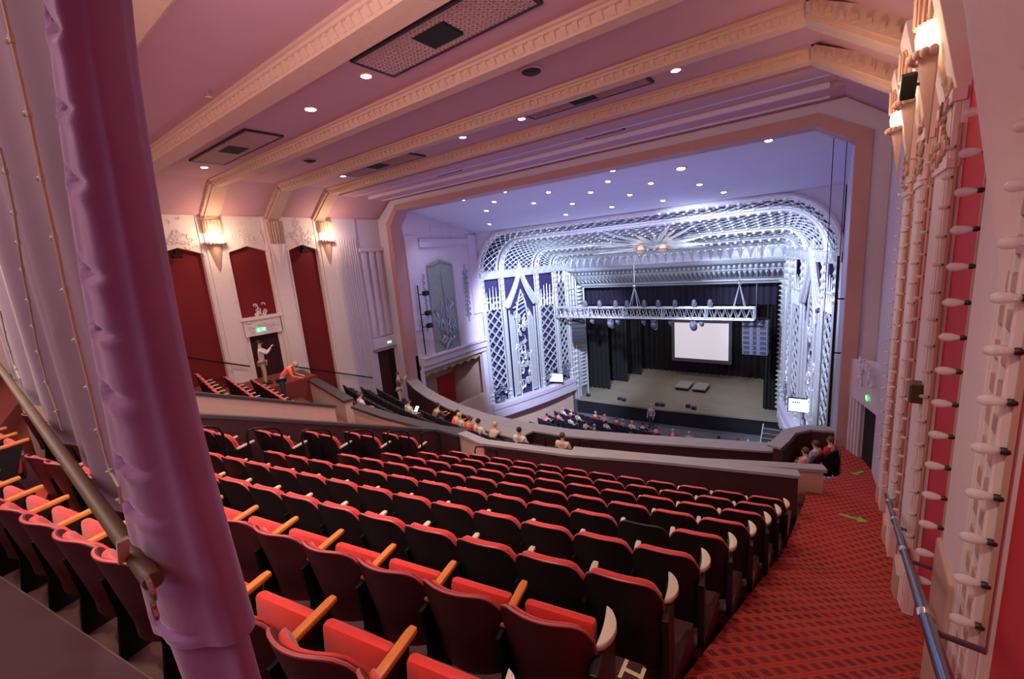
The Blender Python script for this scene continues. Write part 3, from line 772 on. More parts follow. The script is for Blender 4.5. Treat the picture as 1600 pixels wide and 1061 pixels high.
vent([(308, 250), (350, 215), (420, 210), (385, 245)], CEIL, 'pierced ceiling vent nearest the purple curtain')
vent([(540, 272), (590, 250), (640, 243), (600, 262)], CEIL, 'pierced ceiling vent above the far left wall, between two downlights')
vent([(830, 180), (900, 150), (1000, 125), (930, 152)], CEIL, 'pierced ceiling vent with dark slot above the proscenium header')
vent([(678, 272), (700, 265), (715, 264), (690, 271)], 16.46, 'small plain soffit vent at the left over the header', False)
vent([(912, 212), (935, 200), (965, 197), (940, 208)], 16.46, 'small plain soffit vent over the middle of the header', False)
for i, (x, y) in enumerate(((830, 110), (484, 250))):
    p = AZ(x, y, CEIL); t = thing('ceiling_diffuser', ['round dark air diffuser in the ceiling above the stage side', 'small dark round diffuser in the ceiling near the left wall'][i], 'vent', p)
    mb = MB(); mb.lathe([(0.04, -0.09), (0.12, -0.07), (0.17, -0.03), (0.20, -0.002)], 18); obj('diffuser_cone', mb, M['vent'], t, smooth=True)
    mb = MB(); mb.lathe([(0.20, -0.03), (0.25, -0.02), (0.25, -0.002), (0.20, -0.002)], 18, cap=False); obj('trim_ring', mb, M['arch'], t, smooth=True)
p = AZ(324, 142, CEIL); t = thing('sprinkler_head', 'small brass sprinkler head hanging from the rear ceiling', 'sprinkler', p)
mb = MB(); mb.tube([(0, 0, 0), (0, 0, -0.1)], 0.02, 8); obj('pipe', mb, M['chain'], t); mb = MB(); mb.lathe([(0.06, -0.11), (0.06, -0.1), (0.02, -0.1)], 10); obj('deflector', mb, M['chain'], t)

# arch across the hall
AL, AR, AT = -18.45, 0.39, 15.78
op = [(AL, 0), (AL, 15.1), (AL + 0.62, AT), (AR - 0.9, AT), (AR, 15.22), (AR, 0)]
wd = [(AL - 0.34, 0), (AL - 0.34, 15.24), (AL + 0.54, AT + 0.29), (AR - 0.80, AT + 0.29), (AR + 0.34, 15.40), (AR + 0.34, 0)]
mb = MB()
for i in range(5):
    a, b, c, d = op[i], op[i + 1], wd[i + 1], wd[i]
    mb.prism([(a[0], 14.85, a[1]), (b[0], 14.85, b[1]), (c[0], 14.85, c[1]), (d[0], 14.85, d[1])], (0, 0.75, 0))
struct('trim_arch', mb, M['arch'])
ou = [(XL - 0.6, 0), (XL - 0.6, 16.4), (XL - 0.6, 17.2), (2.2, 17.2), (2.2, 16.4), (2.2, 0)]
mb = MB()
for i in range(5):
    a, b, c, d = wd[i], wd[i + 1], ou[i + 1], ou[i]
    mb.prism([(a[0], 14.98, a[1]), (b[0], 14.98, b[1]), (c[0], 14.98, c[1]), (d[0], 14.98, d[1])], (0, 0.5, 0))
struct('wall_arch', mb, M['mauve'])
# sloping blue ceiling beyond the arch
BZ = lambda y: 15.95 - 0.215 * (y - 15.5)
mb = MB(); mb.prism([(XL, 15.4, BZ(15.4)), (1.5, 15.4, BZ(15.4)), (1.5, 21.6, BZ(21.6)), (XL, 21.6, BZ(21.6))], (0, 0, 0.2))
mb.prism([(XL, 21.5, 13.9), (1.5, 21.5, 13.9), (1.5, 21.5, 14.85), (XL, 21.5, 14.85)], (0, 0.1, 0)) if False else None
struct('ceiling_stage', mb, M['blueceil'])

# downlights
def downlight(p, lab, r=0.09, tilt=0):
    t = thing('downlight', lab, 'downlight', p, 0, 'ceiling downlights'); t.rotation_euler = (tilt, 0, 0)
    mb = MB(); mb.lathe([(r, -0.02), (r * 1.35, -0.012), (r * 1.35, 0), (r, 0)], 16, cap=False); obj('trim_ring', mb, M['mould'], t, smooth=True)
    mb = MB(); mb.lathe([(r * 0.97, -0.018), (r * 0.97, -0.004)], 16); obj('glowing_lens', mb, M['lampglow'], t, smooth=True)
DL = [(572, 118), (485, 170), (408, 211), (319, 261), (1056, 109), (815, 185), (723, 214), (642, 240), (536, 275)]
DN = ['left of the large pierced vent', 'brightest of the rear ceiling', 'at the near end of the pierced vent by the curtain', 'lowest above the first left-wall sconce', 'rightmost of the front ceiling bay', 'at the left end of the front vent', 'second left from the front vent', 'above the far left vent', 'nearest the second left-wall sconce']
DPOS = []
for i, (x, y) in enumerate(DL):
    p = AZ(x, y, CEIL); DPOS.append(p); downlight(p, 'round glowing ceiling downlight, ' + DN[i], 0.10 if i != 1 else 0.12)
BL = [(665, 323), (723, 312), (788, 299), (760, 329), (772, 315), (765, 350), (857, 300), (834, 317), (894, 318), (884, 335), (923, 300), (950, 283), (957, 266), (984, 304), (956, 323), (1017, 286), (1036, 313), (1064, 263), (1093, 288), (1131, 300), (1201, 219)]
BPOS = []
for x, y in BL:
    d = ray(x, y); t = (BZ(0) - CAMZ) / (d[2] + 0.215 * d[1]); BPOS.append((Vector((d[0] * t, d[1] * t, CAMZ + d[2] * t)), x, y))
order = sorted(range(len(BL)), key=lambda i: BL[i][0])
for i, (p, x, y) in enumerate(BPOS):
    n = order.index(i)
    lab = 'round downlight in the pale blue ceiling, %s from the left' % ORD[n]
    downlight(p, lab, 0.10 if i not in (17,) else 0.15, -0.21)
# ------------------------------------------------------------------ box side walls between arch and silver screen
mb = MB(); mb.box(AL - 0.5, AL, 15.6, 21.6, 7.6, 17); w = struct('wall_box_left', mb, M['mauve'])
mb = MB(); mb.box(AR, AR + 0.5, 15.6, 21.6, 0, 17); struct('wall_box_right', mb, M['mauve'])
mb = MB()
e0, e1 = AX(640, 368, AL), AX(723, 364, AL)
mb.box(AL, AL + 0.10, 16.6, 20.6, 14.0, 14.35); mb.box(AL, AL + 0.16, 16.6, 20.6, 14.30, 14.38); mb.box(AL, AL + 0.13, 16.6, 20.6, 13.95, 14.02)
mb.box(AL, AL + 0.12, 20.6, 21.4, 9.6, 14.6); mb.box(AL, AL + 0.08, 15.6, 16.5, 9.4, 14.6)
for y in (17.6, 18.5, 19.2, 19.9): mb.box(AL, AL + 0.05, y, y + 0.22, 14.38, 15.1)
struct('trim_box_cornice', mb, M['mauve'], bevel=0.01)
g = [AX(666, 416, AL), AX(703, 410, AL), AX(719, 552, AL), AX(683, 563, AL)]
t = thing('relief_panel', 'tall grey-green relief panel on the lilac side wall left of the silver screen', 'wall panel', (AL, (g[0].y + g[1].y) / 2, g[2].z))
hw = (g[1].y - g[0].y) / 2; hh = g[0].z - g[2].z
mb = MB(); mb.prism([(0.02, -hw, 0), (0.02, hw, 0), (0.02, hw, hh), (0.02, 0, hh + 0.22), (0.02, -hw, hh)], (0.05, 0, 0)); obj('panel', mb, M['green'], t)
mb = MB()
for pts in ([(-hw, 0), (-hw, hh), (0, hh + 0.25), (hw, hh), (hw, 0), (-hw, 0)],):
    for a, b in zip(pts, pts[1:]): mb.bar((0.09, a[0], a[1]), (0.09, b[0], b[1]), 0.12, 0.08, (1, 0, 0))
obj('moulding', mb, M['green'], t)
mb = MB(); rd = random.Random(3)
for i in range(44):
    y, z = rd.uniform(-hw * 0.75, hw * 0.75), rd.uniform(0.3, hh * 0.55); mb.tube([(0.08, y, z), (0.13, y + rd.uniform(-.3, .3), z + 0.25), (0.09, y + rd.uniform(-.4, .4), z + 0.6)], [0.05, 0.06, 0.01], 5)
mb.tube([(0.1, 0.1, hh * 0.4), (0.14, 0.12, hh * 0.7), (0.1, 0.1, hh * 0.95)], [0.05, 0.10, 0.06], 6); mb.tube([(0.1, -0.35, hh * 0.45), (0.12, -0.2, hh * 0.62)], 0.05, 6)
obj('leaf_relief', mb, M['silverdk'], t, smooth=True)
# box balcony: ledge, fringed valance and dark red door
mb = MB(); mb.box(AL - 0.02, AL + 0.35, 15.7, 21.3, 7.35, 7.75); mb.box(AL - 0.02, AL + 0.22, 15.7, 21.3, 7.05, 7.35); mb.box(AL - 0.02, AL + 0.45, 15.7, 21.3, 7.75, 7.85)
struct('trim_box_ledge', mb, M['mauve'], bevel=0.02)
mb = MB(); mb.box(AL - 3.2, AL - 3.0, 15.6, 21.6, 0, 8); mb.box(AL - 3.2, AL, 15.4, 15.6, 0, 8); mb.box(AL - 3.2, AL - 0.1, 21.2, 21.4, 0, 8); mb.box(AL - 3.2, AL, 15.6, 21.6, 7.4, 7.6)
struct('wall_box_inner', mb, M['beige'])
mb = MB(); mb.box(AL - 3.0, AL - 2.9, 19.5, 21.1, 3.2, 5.3); struct('door_3', mb, M['redpaint'])
mb = MB()
mb.grid(lambda u, v: (AL + 0.02 + 0.02 * math.sin(u * 150), 15.9 + 5.0 * u, 7.05 - (0.32 + 0.06 * math.sin(u * PI * 14)) * v), 120, 2, thick=(-0.02, 0, 0))
tag(obj('box_valance', mb, M['valance'], smooth=True), 'tan fringed valance hanging under the lilac side-box ledge', 'valance')
for nm, y0, y1 in (('a', 15.6, 15.85), ('b', 21.0, 21.4)):
    mb = MB(); mb.box(AL - 0.2, AL + 0.1, y0, y1, 0, 7.1); struct('trim_box_post', mb, M['mauve'], bevel=0.02)
mb = MB(); mb.box(AL - 0.35, AL - 0.05, 15.8, 21.2, 0, 4.1); struct('wall_box_front', mb, M['beige'])
# wrought-iron lamp brackets with spotlights
def lamp_tree(x, y, zs, z0, z1, lab, arm):
    t = thing('lighting_boom', lab, 'lighting boom', (x, y, z0)); mb = MB(); mb.tube([(0, 0, 0), (0, 0, z1 - z0)], 0.035, 8)
    obj('pole', mb, M['iron'], t, smooth=True)
    for z in zs:
        mb = MB(); mb.tube([(0, 0, z - z0), (arm, 0, z - z0)], 0.025, 6); obj('cross_arm', mb, M['iron'], t)
        mb = MB(); mb.lathe([(0.10, 0), (0.14, 0.02), (0.14, 0.30), (0.07, 0.36)], 10, (arm * 0.8, 0.05, z - z0 + 0.05), 'y'); obj('spotlight', mb, M['iron'], t, smooth=True)
lamp_tree(-18.2, 15.95, (11.4, 10.3, 9.6), 8.0, 11.9, 'thin black lighting boom on the lilac pier left of the relief panel', 0.45)
p = AY(1308, 440, 15.9); lamp_tree(p.x, 15.9, (AY(1320, 467, 15.9).z, AY(1318, 552, 15.9).z), 6.9, AY(1308, 400, 15.9).z, 'tall black lighting boom against the right pier of the arch', 0.42)
for i, x in enumerate((1305, 1326)):
    mb = MB(); a_, b_ = AY(x, 180, 16.4), AY(x - 6, 460, 16.4); mb.tube([(a_.x, 16.4, min(a_.z, BZ(16.4))), (a_.x, 16.4, b_.z), (a_.x, 16.4, 0.0)], 0.012, 6)
    tag(obj('suspension_cable', mb, M['iron']), 'thin black cable hanging before the right pier, %s' % ('left one' if i == 0 else 'right one'), 'cable', 'hanging cables')
# ironwork scrolls on the lilac wall beside the panel
for i, y in enumerate((16.5, 20.1)):
    mb = MB(); rd = random.Random(20 + i)
    for q in range(9):
        z = 9.6 + q * 0.33; mb.tube([(AL + 0.06, y + 0.22 * math.cos(w * 0.8 + q), z + 0.13 * math.sin(w * 0.8 + q) + 0.02 * w) for w in range(8)], 0.025, 5)
    mb.tube([(AL + 0.05, y, 9.2), (AL + 0.05, y, 12.8)], 0.03, 6)
    tag(obj('mounted_scroll', mb, M['silverdk'], smooth=True), 'grey vine scroll ornament on the lilac wall, %s the relief panel' % ('left of' if i == 0 else 'right of'), 'ornament', 'vine scrolls')

# ------------------------------------------------------------------ silver proscenium screen
ZB, ZS = 3.0, 12.15
UXL = lambda u: -18.42 + 2.1 * u
UXR = lambda u: 0.37 - 2.28 * u
UY = lambda u: 21.45 + 8.0 * u
UZ = lambda u: 14.60 - 2.05 * u
def outline(u, n=10, off=0.0):
    """path of the arch at depth u from the left springing over the top to the right springing"""
    xl, xr, y, zt = UXL(u) + off, UXR(u) - off, UY(u), UZ(u) - off; rz = zt - ZS; rx = rz * 0.95
    P = [Vector((xl + rx - rx * math.cos(PI / 2 * i / n), y, ZS + rz * math.sin(PI / 2 * i / n))) for i in range(n + 1)]
    P += [Vector((xr - rx + rx * math.sin(PI / 2 * i / n), y, ZS + rz * math.cos(PI / 2 * i / n))) for i in range(n + 1)]
    return P
def opt(u, s, off=0.0):
    """point at fraction s along the outline (arc-weighted parameter)"""
    P = outline(u, 14, off); w = s * 3
    if w < 1: f = w * 14; i = min(13, int(f)); return P[i].lerp(P[i + 1], f - i)
    if w < 2: return P[14].lerp(P[15], w - 1)
    f = (w - 2) * 14; i = min(13, int(f)); return P[15 + i].lerp(P[16 + i], f - i)
vt = thing('proscenium_vault', 'silver latticed vault curving over the top of the stage opening', 'proscenium ornament', (CX, 25, 14))
VT = Matrix.Translation((-CX, -25, -14))
mb = MB(); mb.T = VT
mb.grid(lambda u, v: opt(u, v, -0.10), 8, 54)
obj('backing', mb, M['night'], vt, smooth=True)
UR = [0.0, 0.21, 0.60, 0.82, 1.0]
for u in UR:
    w = 0.30 if u < 0.3 else 0.24
    mb = MB(); mb.T = VT
    mb.tube(outline(u, 12, 0.02), w * 0.42, 8); mb.tube(outline(min(1, u + 0.035), 12, 0.0), w * 0.3, 6); mb.tube(outline(max(0, u - 0.035), 12, 0.0), w * 0.3, 6)
    P = outline(u, 12, 0.14); L = [0]
    for a, b in zip(P, P[1:]): L.append(L[-1] + (b - a).length)
    n = int(L[-1] / 0.42)
    for q in range(n):                                       # beading
        d = L[-1] * (q + 0.5) / n; i = max(j for j in range(len(L)) if L[j] <= d); i = min(i, len(P) - 2); c = P[i].lerp(P[i + 1], (d - L[i]) / max(1e-6, L[i + 1] - L[i])); mb.ball(c, 0.10, 6)
    obj('rib', mb, M['silver'], vt, smooth=True)
for u0, u1, nu in ((0.045, 0.165, 2), (0.255, 0.555, 5), (0.645, 0.775, 2), (0.86, 0.96, 2)):
    mb = MB(); mb.T = VT
    ns = [8, 24, 8]                                        # cells on left arc, flat, right arc
    sv = [i / 3 / ns[0] for i in range(ns[0])] + [1 / 3 + i / 3 / ns[1] for i in range(ns[1])] + [2 / 3 + i / 3 / ns[2] for i in range(ns[2] + 1)]
    for i in range(len(sv) - 1):
        for j in range(nu):
            a, b = u0 + (u1 - u0) * j / nu, u0 + (u1 - u0) * (j + 1) / nu; m = (sv[i] + sv[i + 1]) / 2; mu = (a + b) / 2
            c = [opt(mu, sv[i], 0), opt(b, m, 0), opt(mu, sv[i + 1], 0), opt(a, m, 0)]
            for q in range(4): mb.bar(c[q], c[(q + 1) % 4], 0.036, 0.05, (0, 0.3, 1))
            mb.ball(c[1], 0.085, 6)
    obj('lattice', mb, M['silver'], vt)
mb = MB()
O0 = [Vector((UXL(0) + 0.0, UY(0), ZB))] + outline(0, 10, -0.05) + [Vector((UXR(0), UY(0), ZB))]
BX = lambda p: Vector((XL if p.x < CX else 1.4, UY(0) - 0.1, p.z))
for a_, b_ in zip(O0, O0[1:]):
    if a_.z > ZS + 0.01 or b_.z > ZS + 0.01:
        qa = Vector((a_.x if abs(a_.x - CX) < 7.4 else (XL if a_.x < CX else 1.4), 0, 15.2)); qb = Vector((b_.x if abs(b_.x - CX) < 7.4 else (XL if b_.x < CX else 1.4), 0, 15.2))
        mb.prism([(a_.x, UY(0), a_.z), (b_.x, UY(0), b_.z), (b_.x, UY(0), 15.0), (a_.x, UY(0), 15.0)], (0, 0.12, 0))
mb.box(XL, UXL(0) + 0.02, UY(0), UY(0) + 0.12, 3, 15.0); mb.box(UXR(0) - 0.02, 1.4, UY(0), UY(0) + 0.12, 3, 15.0)
struct('wall_spandrel', mb, M['blueceil'])
# sunburst ornament
sc = Vector((-7.0, 26.6, 12.95)); SP = AY(1025, 385, 26.4)
sb = MB(); sb.T = VT @ Matrix.Translation(SP); rd = random.Random(5)
for i in range(54):
    w = PI * (-0.08 + 1.16 * (i + rd.uniform(-.3, .3)) / 53); r = rd.uniform(1.6, 4.0) if i % 2 else rd.uniform(1.0, 2.2)
    d = Vector((math.cos(w), -0.55 + rd.uniform(-.3, .2), math.sin(w) * 0.42)); n = Vector((-math.sin(w), 0, math.cos(w)))
    sb.add([n * 0.07, -n * 0.07, d * r * 0.6 + n * 0.10, d * r * 0.6 - n * 0.10, d * r, Vector((0, -0.12, 0.05)) + d * r * 0.5], [(0, 1, 5), (0, 5, 2), (1, 3, 5), (2, 5, 4), (3, 4, 5), (0, 2, 3, 1), (2, 4, 3)])
obj('sunburst', sb, M['silver'], vt)
for i, dx in enumerate((-0.62, 0.68)):
    mb = MB(); mb.T = VT @ Matrix.Translation(SP); mb.lathe([(0.05, -0.12), (0.26, -0.02), (0.30, 0.10), (0.20, 0.14)], 14, (dx, -0.9, -0.28)); obj('lamp_bowl', mb, M['arch'], vt, smooth=True)
    mb = MB(); mb.T = VT @ Matrix.Translation(SP); mb.ball((dx, -0.9, -0.08), 0.19, 12); obj('lamp_globe', mb, M['globe'], vt, smooth=True)

def side_screen(side):
    xf = (lambda u: UXL(u)) if side < 0 else (lambda u: UXR(u))
    s = 1 if side < 0 else -1                                # +: into the room
    P = lambda u, z, d=0.0: Vector((xf(u) + s * d, UY(u), z))
    t = thing('proscenium_screen', 'silver pierced screen with pointed arch on the %s side of the stage' % ('left' if side < 0 else 'right'), 'proscenium ornament', P(0.5, ZB), 0, 'silver side screens')
    o = -P(0.5, ZB); T = Matrix.Translation(o)
    def new():
        m = MB(); m.T = T; return m
    mb = new(); mb.grid(lambda u, v: P(u, ZB + (ZS - ZB) * v, -0.22), 2, 2); obj('backing', mb, M['night'], t)
    mb = new()                                               # band under the vault with chevrons
    mb.prism([P(0, 11.72, -.1), P(1, 11.72, -.1), P(1, 12.16, -.1), P(0, 12.16, -.1)], (s * 0.26, 0, 0))
    for i in range(14):
        u = (i + 0.5) / 14; mb.bar(P(u - 0.025, 11.78, 0.18), P(u + 0.012, 12.10, 0.18), 0.09, 0.07, (1, 0, 0)); mb.bar(P(u + 0.012, 12.10, 0.18), P(u + 0.03, 11.85, 0.18), 0.05, 0.05, (1, 0, 0))
    mb.tube([P(0, 11.72, 0.16), P(1, 11.72, 0.16)], 0.05, 6); mb.tube([P(0, 12.16, 0.16), P(1, 12.16, 0.16)], 0.05, 6)
    obj('entablature', mb, M['silver'], t)
    for u in (0.01, 0.21, 0.60, 0.82, 0.98):
        mb = new(); r = 0.13 if u in (0.01, 0.98) else 0.11
        mb.tube([P(u, ZB, 0.06), P(u, 11.75, 0.06)], r, 8); mb.tube([P(u + 0.025, ZB, 0.02), P(u + 0.025, 11.75, 0.02)], 0.05, 6); mb.tube([P(u - 0.022, ZB, 0.02), P(u - 0.022, 11.75, 0.02)], 0.05, 6)
        for q in range(13): mb.ball(P(u, 10.2 + q * 0.12, 0.08), r * (1.0 + 0.45 * (q % 3 == 0)), 7)
        for q in range(3): mb.ball(P(u, ZB + 0.2 + q * 0.3, 0.08), r * 1.35, 7)
        obj('column', mb, M['silver'], t, smooth=True)
    for a, b, z1 in ((0.03, 0.19, 10.2), (0.62, 0.80, 9.9), (0.85, 0.96, 11.5)):
        mb = new(); nu = 2; nz = int((z1 - 4.2) / 0.60)
        for i in range(nu):
            for j in range(nz):
                ua, ub = a + (b - a) * i / nu, a + (b - a) * (i + 1) / nu; m = (ua + ub) / 2; za = 4.2 + (z1 - 4.2) * j / nz; zb = 4.2 + (z1 - 4.2) * (j + 1) / nz; zm = (za + zb) / 2
                c = [P(ua, zm, 0), P(m, zb, 0), P(ub, zm, 0), P(m, za, 0)]
                for q in range(4): mb.bar(c[q], c[(q + 1) % 4], 0.085, 0.08, (1, 0, 0))
        obj('lattice', mb, M['silver'], t)
        mb = new(); rd = random.Random(int(a * 100))          # pinnacles above, swirling leaves below
        np_ = 5 if b - a > 0.12 else 2
        for q in range(np_):
            u = a + (b - a) * (q + 0.5) / np_; mb.tube([P(u, z1 - 0.6, 0.05), P(u, z1 + 0.5 + 0.5 * math.sin(PI * (q + 0.5) / np_), 0.1)], [0.09, 0.015], 6); mb.ball(P(u, z1 + 0.2, 0.08), 0.10, 6)
        obj('pinnacle', mb, M['silver'], t, smooth=True); mb = new()
        for q in range(14):
            u, z = a + (b - a) * rd.random(), ZB + rd.uniform(0.1, 1.3); pts = [P(u + 0.02 * math.cos(w + q), z + 0.16 * math.sin(w + q) + 0.03 * w, 0.05) for w in range(7)]; mb.tube(pts, [0.07 - 0.008 * w for w in range(7)], 5)
        obj('leaf_tracery', mb, M['silverdk'], t, smooth=True)
    # pointed ogee arch of the middle bay
    def ogee(f, grow=0.0):
        """f 0..1 from left foot over the apex to right foot"""
        g = abs(2 * f - 1); um = 0.405; hw = 0.145 + grow
        z = 12.3 + grow * 4 - (2.7 + grow * 4) * g ** 0.9; uu = (hw + 0.03) * (0.55 * g ** 1.9 + 0.45 * g ** 0.85)
        return um + (uu if f > 0.5 else -uu), z
    mb = new()
    for gr, w_, d in ((0.0, 0.17, 0.12), (-0.035, 0.09, 0.06), (0.03, 0.08, 0.05)):
        pts = [P(*ogee(i / 60, gr), d) for i in range(61)]; mb.tube(pts, w_, 8)
    for i in range(4, 57):
        u, z = ogee(i / 60, 0.035); mb.ball(P(u, z, 0.12), 0.12, 6)
    mb.tube([P(0.405, 12.2, 0.1), P(0.405, 12.75, 0.1)], [0.16, 0.02], 6)
    for uu in (0.265, 0.335, 0.465, 0.545): mb.tube([P(uu, ZB, 0.05), P(uu, 9.4 if uu in (0.265, 0.545) else 8.9, 0.05)], 0.07, 8)
    mb.tube([P(0.335, 8.8, 0.05), P(0.36, 9.8, 0.06), P(0.405, 10.7, 0.06), P(0.445, 9.8, 0.06), P(0.465, 8.8, 0.05)], 0.08, 8)
    obj('pointed_arch', mb, M['silver'], t, smooth=True)
    mb = new()                                               # white panels and pierced leaf inside
    for ua, ub in ((0.275, 0.325), (0.475, 0.535)): mb.prism([P(ua, ZB + 0.2, -0.08), P(ub, ZB + 0.2, -0.08), P(ub, 8.6, -0.08), P((ua + ub) / 2, 9.1, -0.08), P(ua, 8.6, -0.08)], (s * 0.1, 0, 0))
    rd = random.Random(11)
    for q in range(46):
        u, z = 0.33 + 0.14 * rd.random(), ZB + 0.4 + rd.random() * 5.6; a = rd.uniform(0, 6); pts = [P(u + 0.02 * math.cos(a + w * 0.8), z + 0.20 * math.sin(a + w * 0.8) + 0.05 * w, 0.03) for w in range(7)]; mb.tube(pts, [0.085 - 0.01 * w for w in range(7)], 5)
    for q in range(8): mb.tube([P(0.36 + 0.05 * math.sin(q), 8.0 + q * 0.3, 0.02), P(0.44, 8.4 + q * 0.28, 0.02)], 0.06, 5)
    obj('arch_filling', mb, M['silver'], t, smooth=True)
    mb = new()                                               # curved pale plinth
    for z0, z1, d in ((2.75, 3.05, 0.5), (2.45, 2.72, 0.42), (2.1, 2.42, 0.5)):
        mb.grid(lambda u, v: P(u, z0 + (z1 - z0) * v, d * (0.6 + 0.4 * math.sin(u * PI))), 14, 1, thick=(-s * 0.8, 0, 0))
    obj('plinth', mb, M['mauve'], t)
for sd in (-1, 1): side_screen(sd)
for nm, f in (('left', UXL), ('right', UXR)):
    s = -1 if nm == 'left' else 1
    mb = MB(); mb.prism([(f(0) + s * 0.1, UY(0), 0), (f(1) + s * 0.1, UY(1), 0), (f(1) + s * 0.1, UY(1), 2.4), (f(0) + s * 0.1, UY(0), 2.4)], (s * 0.2, 0, 0)); struct('wall_stalls_' + nm, mb, M['beige'])
# proscenium frame
PD, PXL, PXR, PZT = 31.5, -16.08, -2.27, 10.14
ft = thing('stage_surround', 'silver zigzag and beaded frame around the dark stage opening', 'proscenium ornament', (CX, PD, 0))
FT = Matrix.Translation((-CX, -PD, 0))
def fnew():
    m = MB(); m.T = FT; return m
ixl, ixr, iy, izt = UXL(1), UXR(1), UY(1), 12.3
mb = fnew()
mb.prism([(ixl, iy, 0), (PXL, PD, 0), (PXL, PD, PZT), (ixl, iy, 11.7)], (-0.5, 0.4, 0)); mb.prism([(ixr, iy, 0), (PXR, PD, 0), (PXR, PD, PZT), (ixr, iy, 11.7)], (0.5, 0.4, 0))
mb.prism([(ixl, iy, 11.7), (ixr, iy, 11.7), (PXR, PD, PZT), (PXL, PD, PZT)], (0, 0.4, 0.5))
mb.prism([(ixl - 0.4, iy, 11.65), (ixr + 0.4, iy, 11.65), (ixr + 0.4, iy, 12.55), (ixl - 0.4, iy, 12.55)], (0, 0.3, 0))
obj('frame_core', mb, M['silverdk'], ft)
mb = fnew(); n = 26                                           # fan row on the front band
for i in range(n):
    x = ixl + (ixr - ixl) * (i + 0.5) / n; hw_ = (ixr - ixl) / n * 0.46
    mb.add([(x - hw_, iy, 12.5), (x + hw_, iy, 12.5), (x, iy, 11.75), (x - hw_ * 0.1, iy - 0.16, 12.2), (x + hw_ * 0.6, iy - 0.05, 12.45)], [(0, 3, 2), (3, 4, 2), (4, 1, 2), (0, 1, 4, 3)])
mb.tube([(ixl, iy - 0.03, 12.55), (ixr, iy - 0.03, 12.55)], 0.09, 6); mb.tube([(ixl, iy - 0.03, 11.68), (ixr, iy - 0.03, 11.68)], 0.10, 6)
obj('fan_band', mb, M['silver'], ft)
mb = fnew(); n = 48
lp = lambda f, x0, x1: x0 + (x1 - x0) * f
for f0, f1, k_ in ((0.12, 0.34, 0), (0.42, 0.80, 1)):
    xa0, xa1 = lp(f0, ixl, PXL), lp(f0, ixr, PXR)
    for i in range(n):
        ya, za, yb, zb = lp(f0, iy, PD), lp(f0, 11.7, PZT), lp(f1, iy, PD), lp(f1, 11.7, PZT)
        x = xa0 + (xa1 - xa0) * (i + 0.5) / n; h = (xa1 - xa0) / n / 2
        if k_: mb.add([(x - h, ya, za), (x + h, ya, za), (x, yb, zb), (x, ya - 0.12, za - 0.22)], [(0, 1, 3), (1, 2, 3), (2, 0, 3), (0, 2, 1)])
        else: mb.ball((x, (ya + yb) / 2 - 0.05, (za + zb) / 2 - 0.05), 0.11, 6)
for f in (0.06, 0.38, 0.86, 0.97): mb.tube([(lp(f, ixl, PXL), lp(f, iy, PD) - 0.03, lp(f, 11.7, PZT) - 0.03), (lp(f, ixr, PXR), lp(f, iy, PD) - 0.03, lp(f, 11.7, PZT) - 0.03)], 0.07, 6)
obj('zigzag_header', mb, M['silver'], ft)
for s, x0, x1 in ((1, ixl, PXL), (-1, ixr, PXR)):
    mb = fnew()
    for i in range(30):
        z = 2.0 + i * 0.30
        if z > 10.2: break
        y0, y1 = lp(0.55, iy, PD), lp(0.96, iy, PD); xa, xb = lp(0.55, x0, x1), lp(0.96, x0, x1)
        mb.add([(xa, y0, z), (xb, y1, z), (xb, y1, z + 0.26), (xa, y0, z + 0.26), ((xa + xb) / 2 + s * 0.30, (y0 + y1) / 2 - 0.25, z + 0.17)], [(0, 1, 4), (1, 2, 4), (2, 3, 4), (3, 0, 4)])
    obj('chevron_strip', mb, M['silver'], ft)
    for f, r in ((0.12, 0.10), (0.3, 0.13), (0.48, 0.08), (1.0, 0.08)):
        mb = fnew(); x, y = lp(f, x0, x1) + s * 0.03, lp(f, iy, PD) - 0.04; mb.tube([(x, y, 1.2), (x, y, 10.2 + 1.4 * (1 - f))], r, 8)
        for q in range(20 if f < 0.4 else 0): mb.ball((x, y, 2.2 + q * 0.42), r * 1.35, 7)
        obj('frame_column', mb, M['silver'], ft, smooth=True)
# ------------------------------------------------------------------ stage
ZST = 1.18
mb = MB(); mb.prism([(-16.3, 29.75, ZST), (-10.2, 29.95, ZST), (-2.0, 30.9, ZST), (-2.0, 32, ZST), (1.5, 32, ZST), (1.5, 41, ZST), (-20, 41, ZST), (-20, 32, ZST), (-16.3, 32, ZST)], (0, 0, -0.10))
w = struct('floor_stage', mb, M['stage'])
mb = MB(); mb.wall([(-16.3, 29.80, 0, 1.08), (-10.2, 30.0, 0, 1.08), (-2.0, 30.95, 0, 1.08)], 0.2); struct('wall_stage_front', mb, M['black'])
mb = MB(); mb.wall([(-16.3, 29.70, 1.08, 1.2), (-10.2, 29.9, 1.08, 1.2), (-2.0, 30.85, 1.08, 1.2)], 0.10); struct('trim_stage_edge', mb, M['stage'])
mb = MB(); mb.box(-20, 1.5, 41, 41.2, 0, 14); mb.box(-20.2, -20, 31.6, 41.2, 0, 14); mb.box(1.5, 1.7, 31.6, 41.2, 0, 14); mb.box(-20, 1.5, 31.8, 41, 13, 13.2); mb.box(-20, PXL - 0.5, 31.9, 32.0, 0, 14); mb.box(PXR + 0.5, 1.5, 31.9, 32.0, 0, 14); mb.box(PXL - 1, PXR + 1, 31.9, 32, PZT + 0.5, 14)
struct('wall_stage', mb, M['black'])
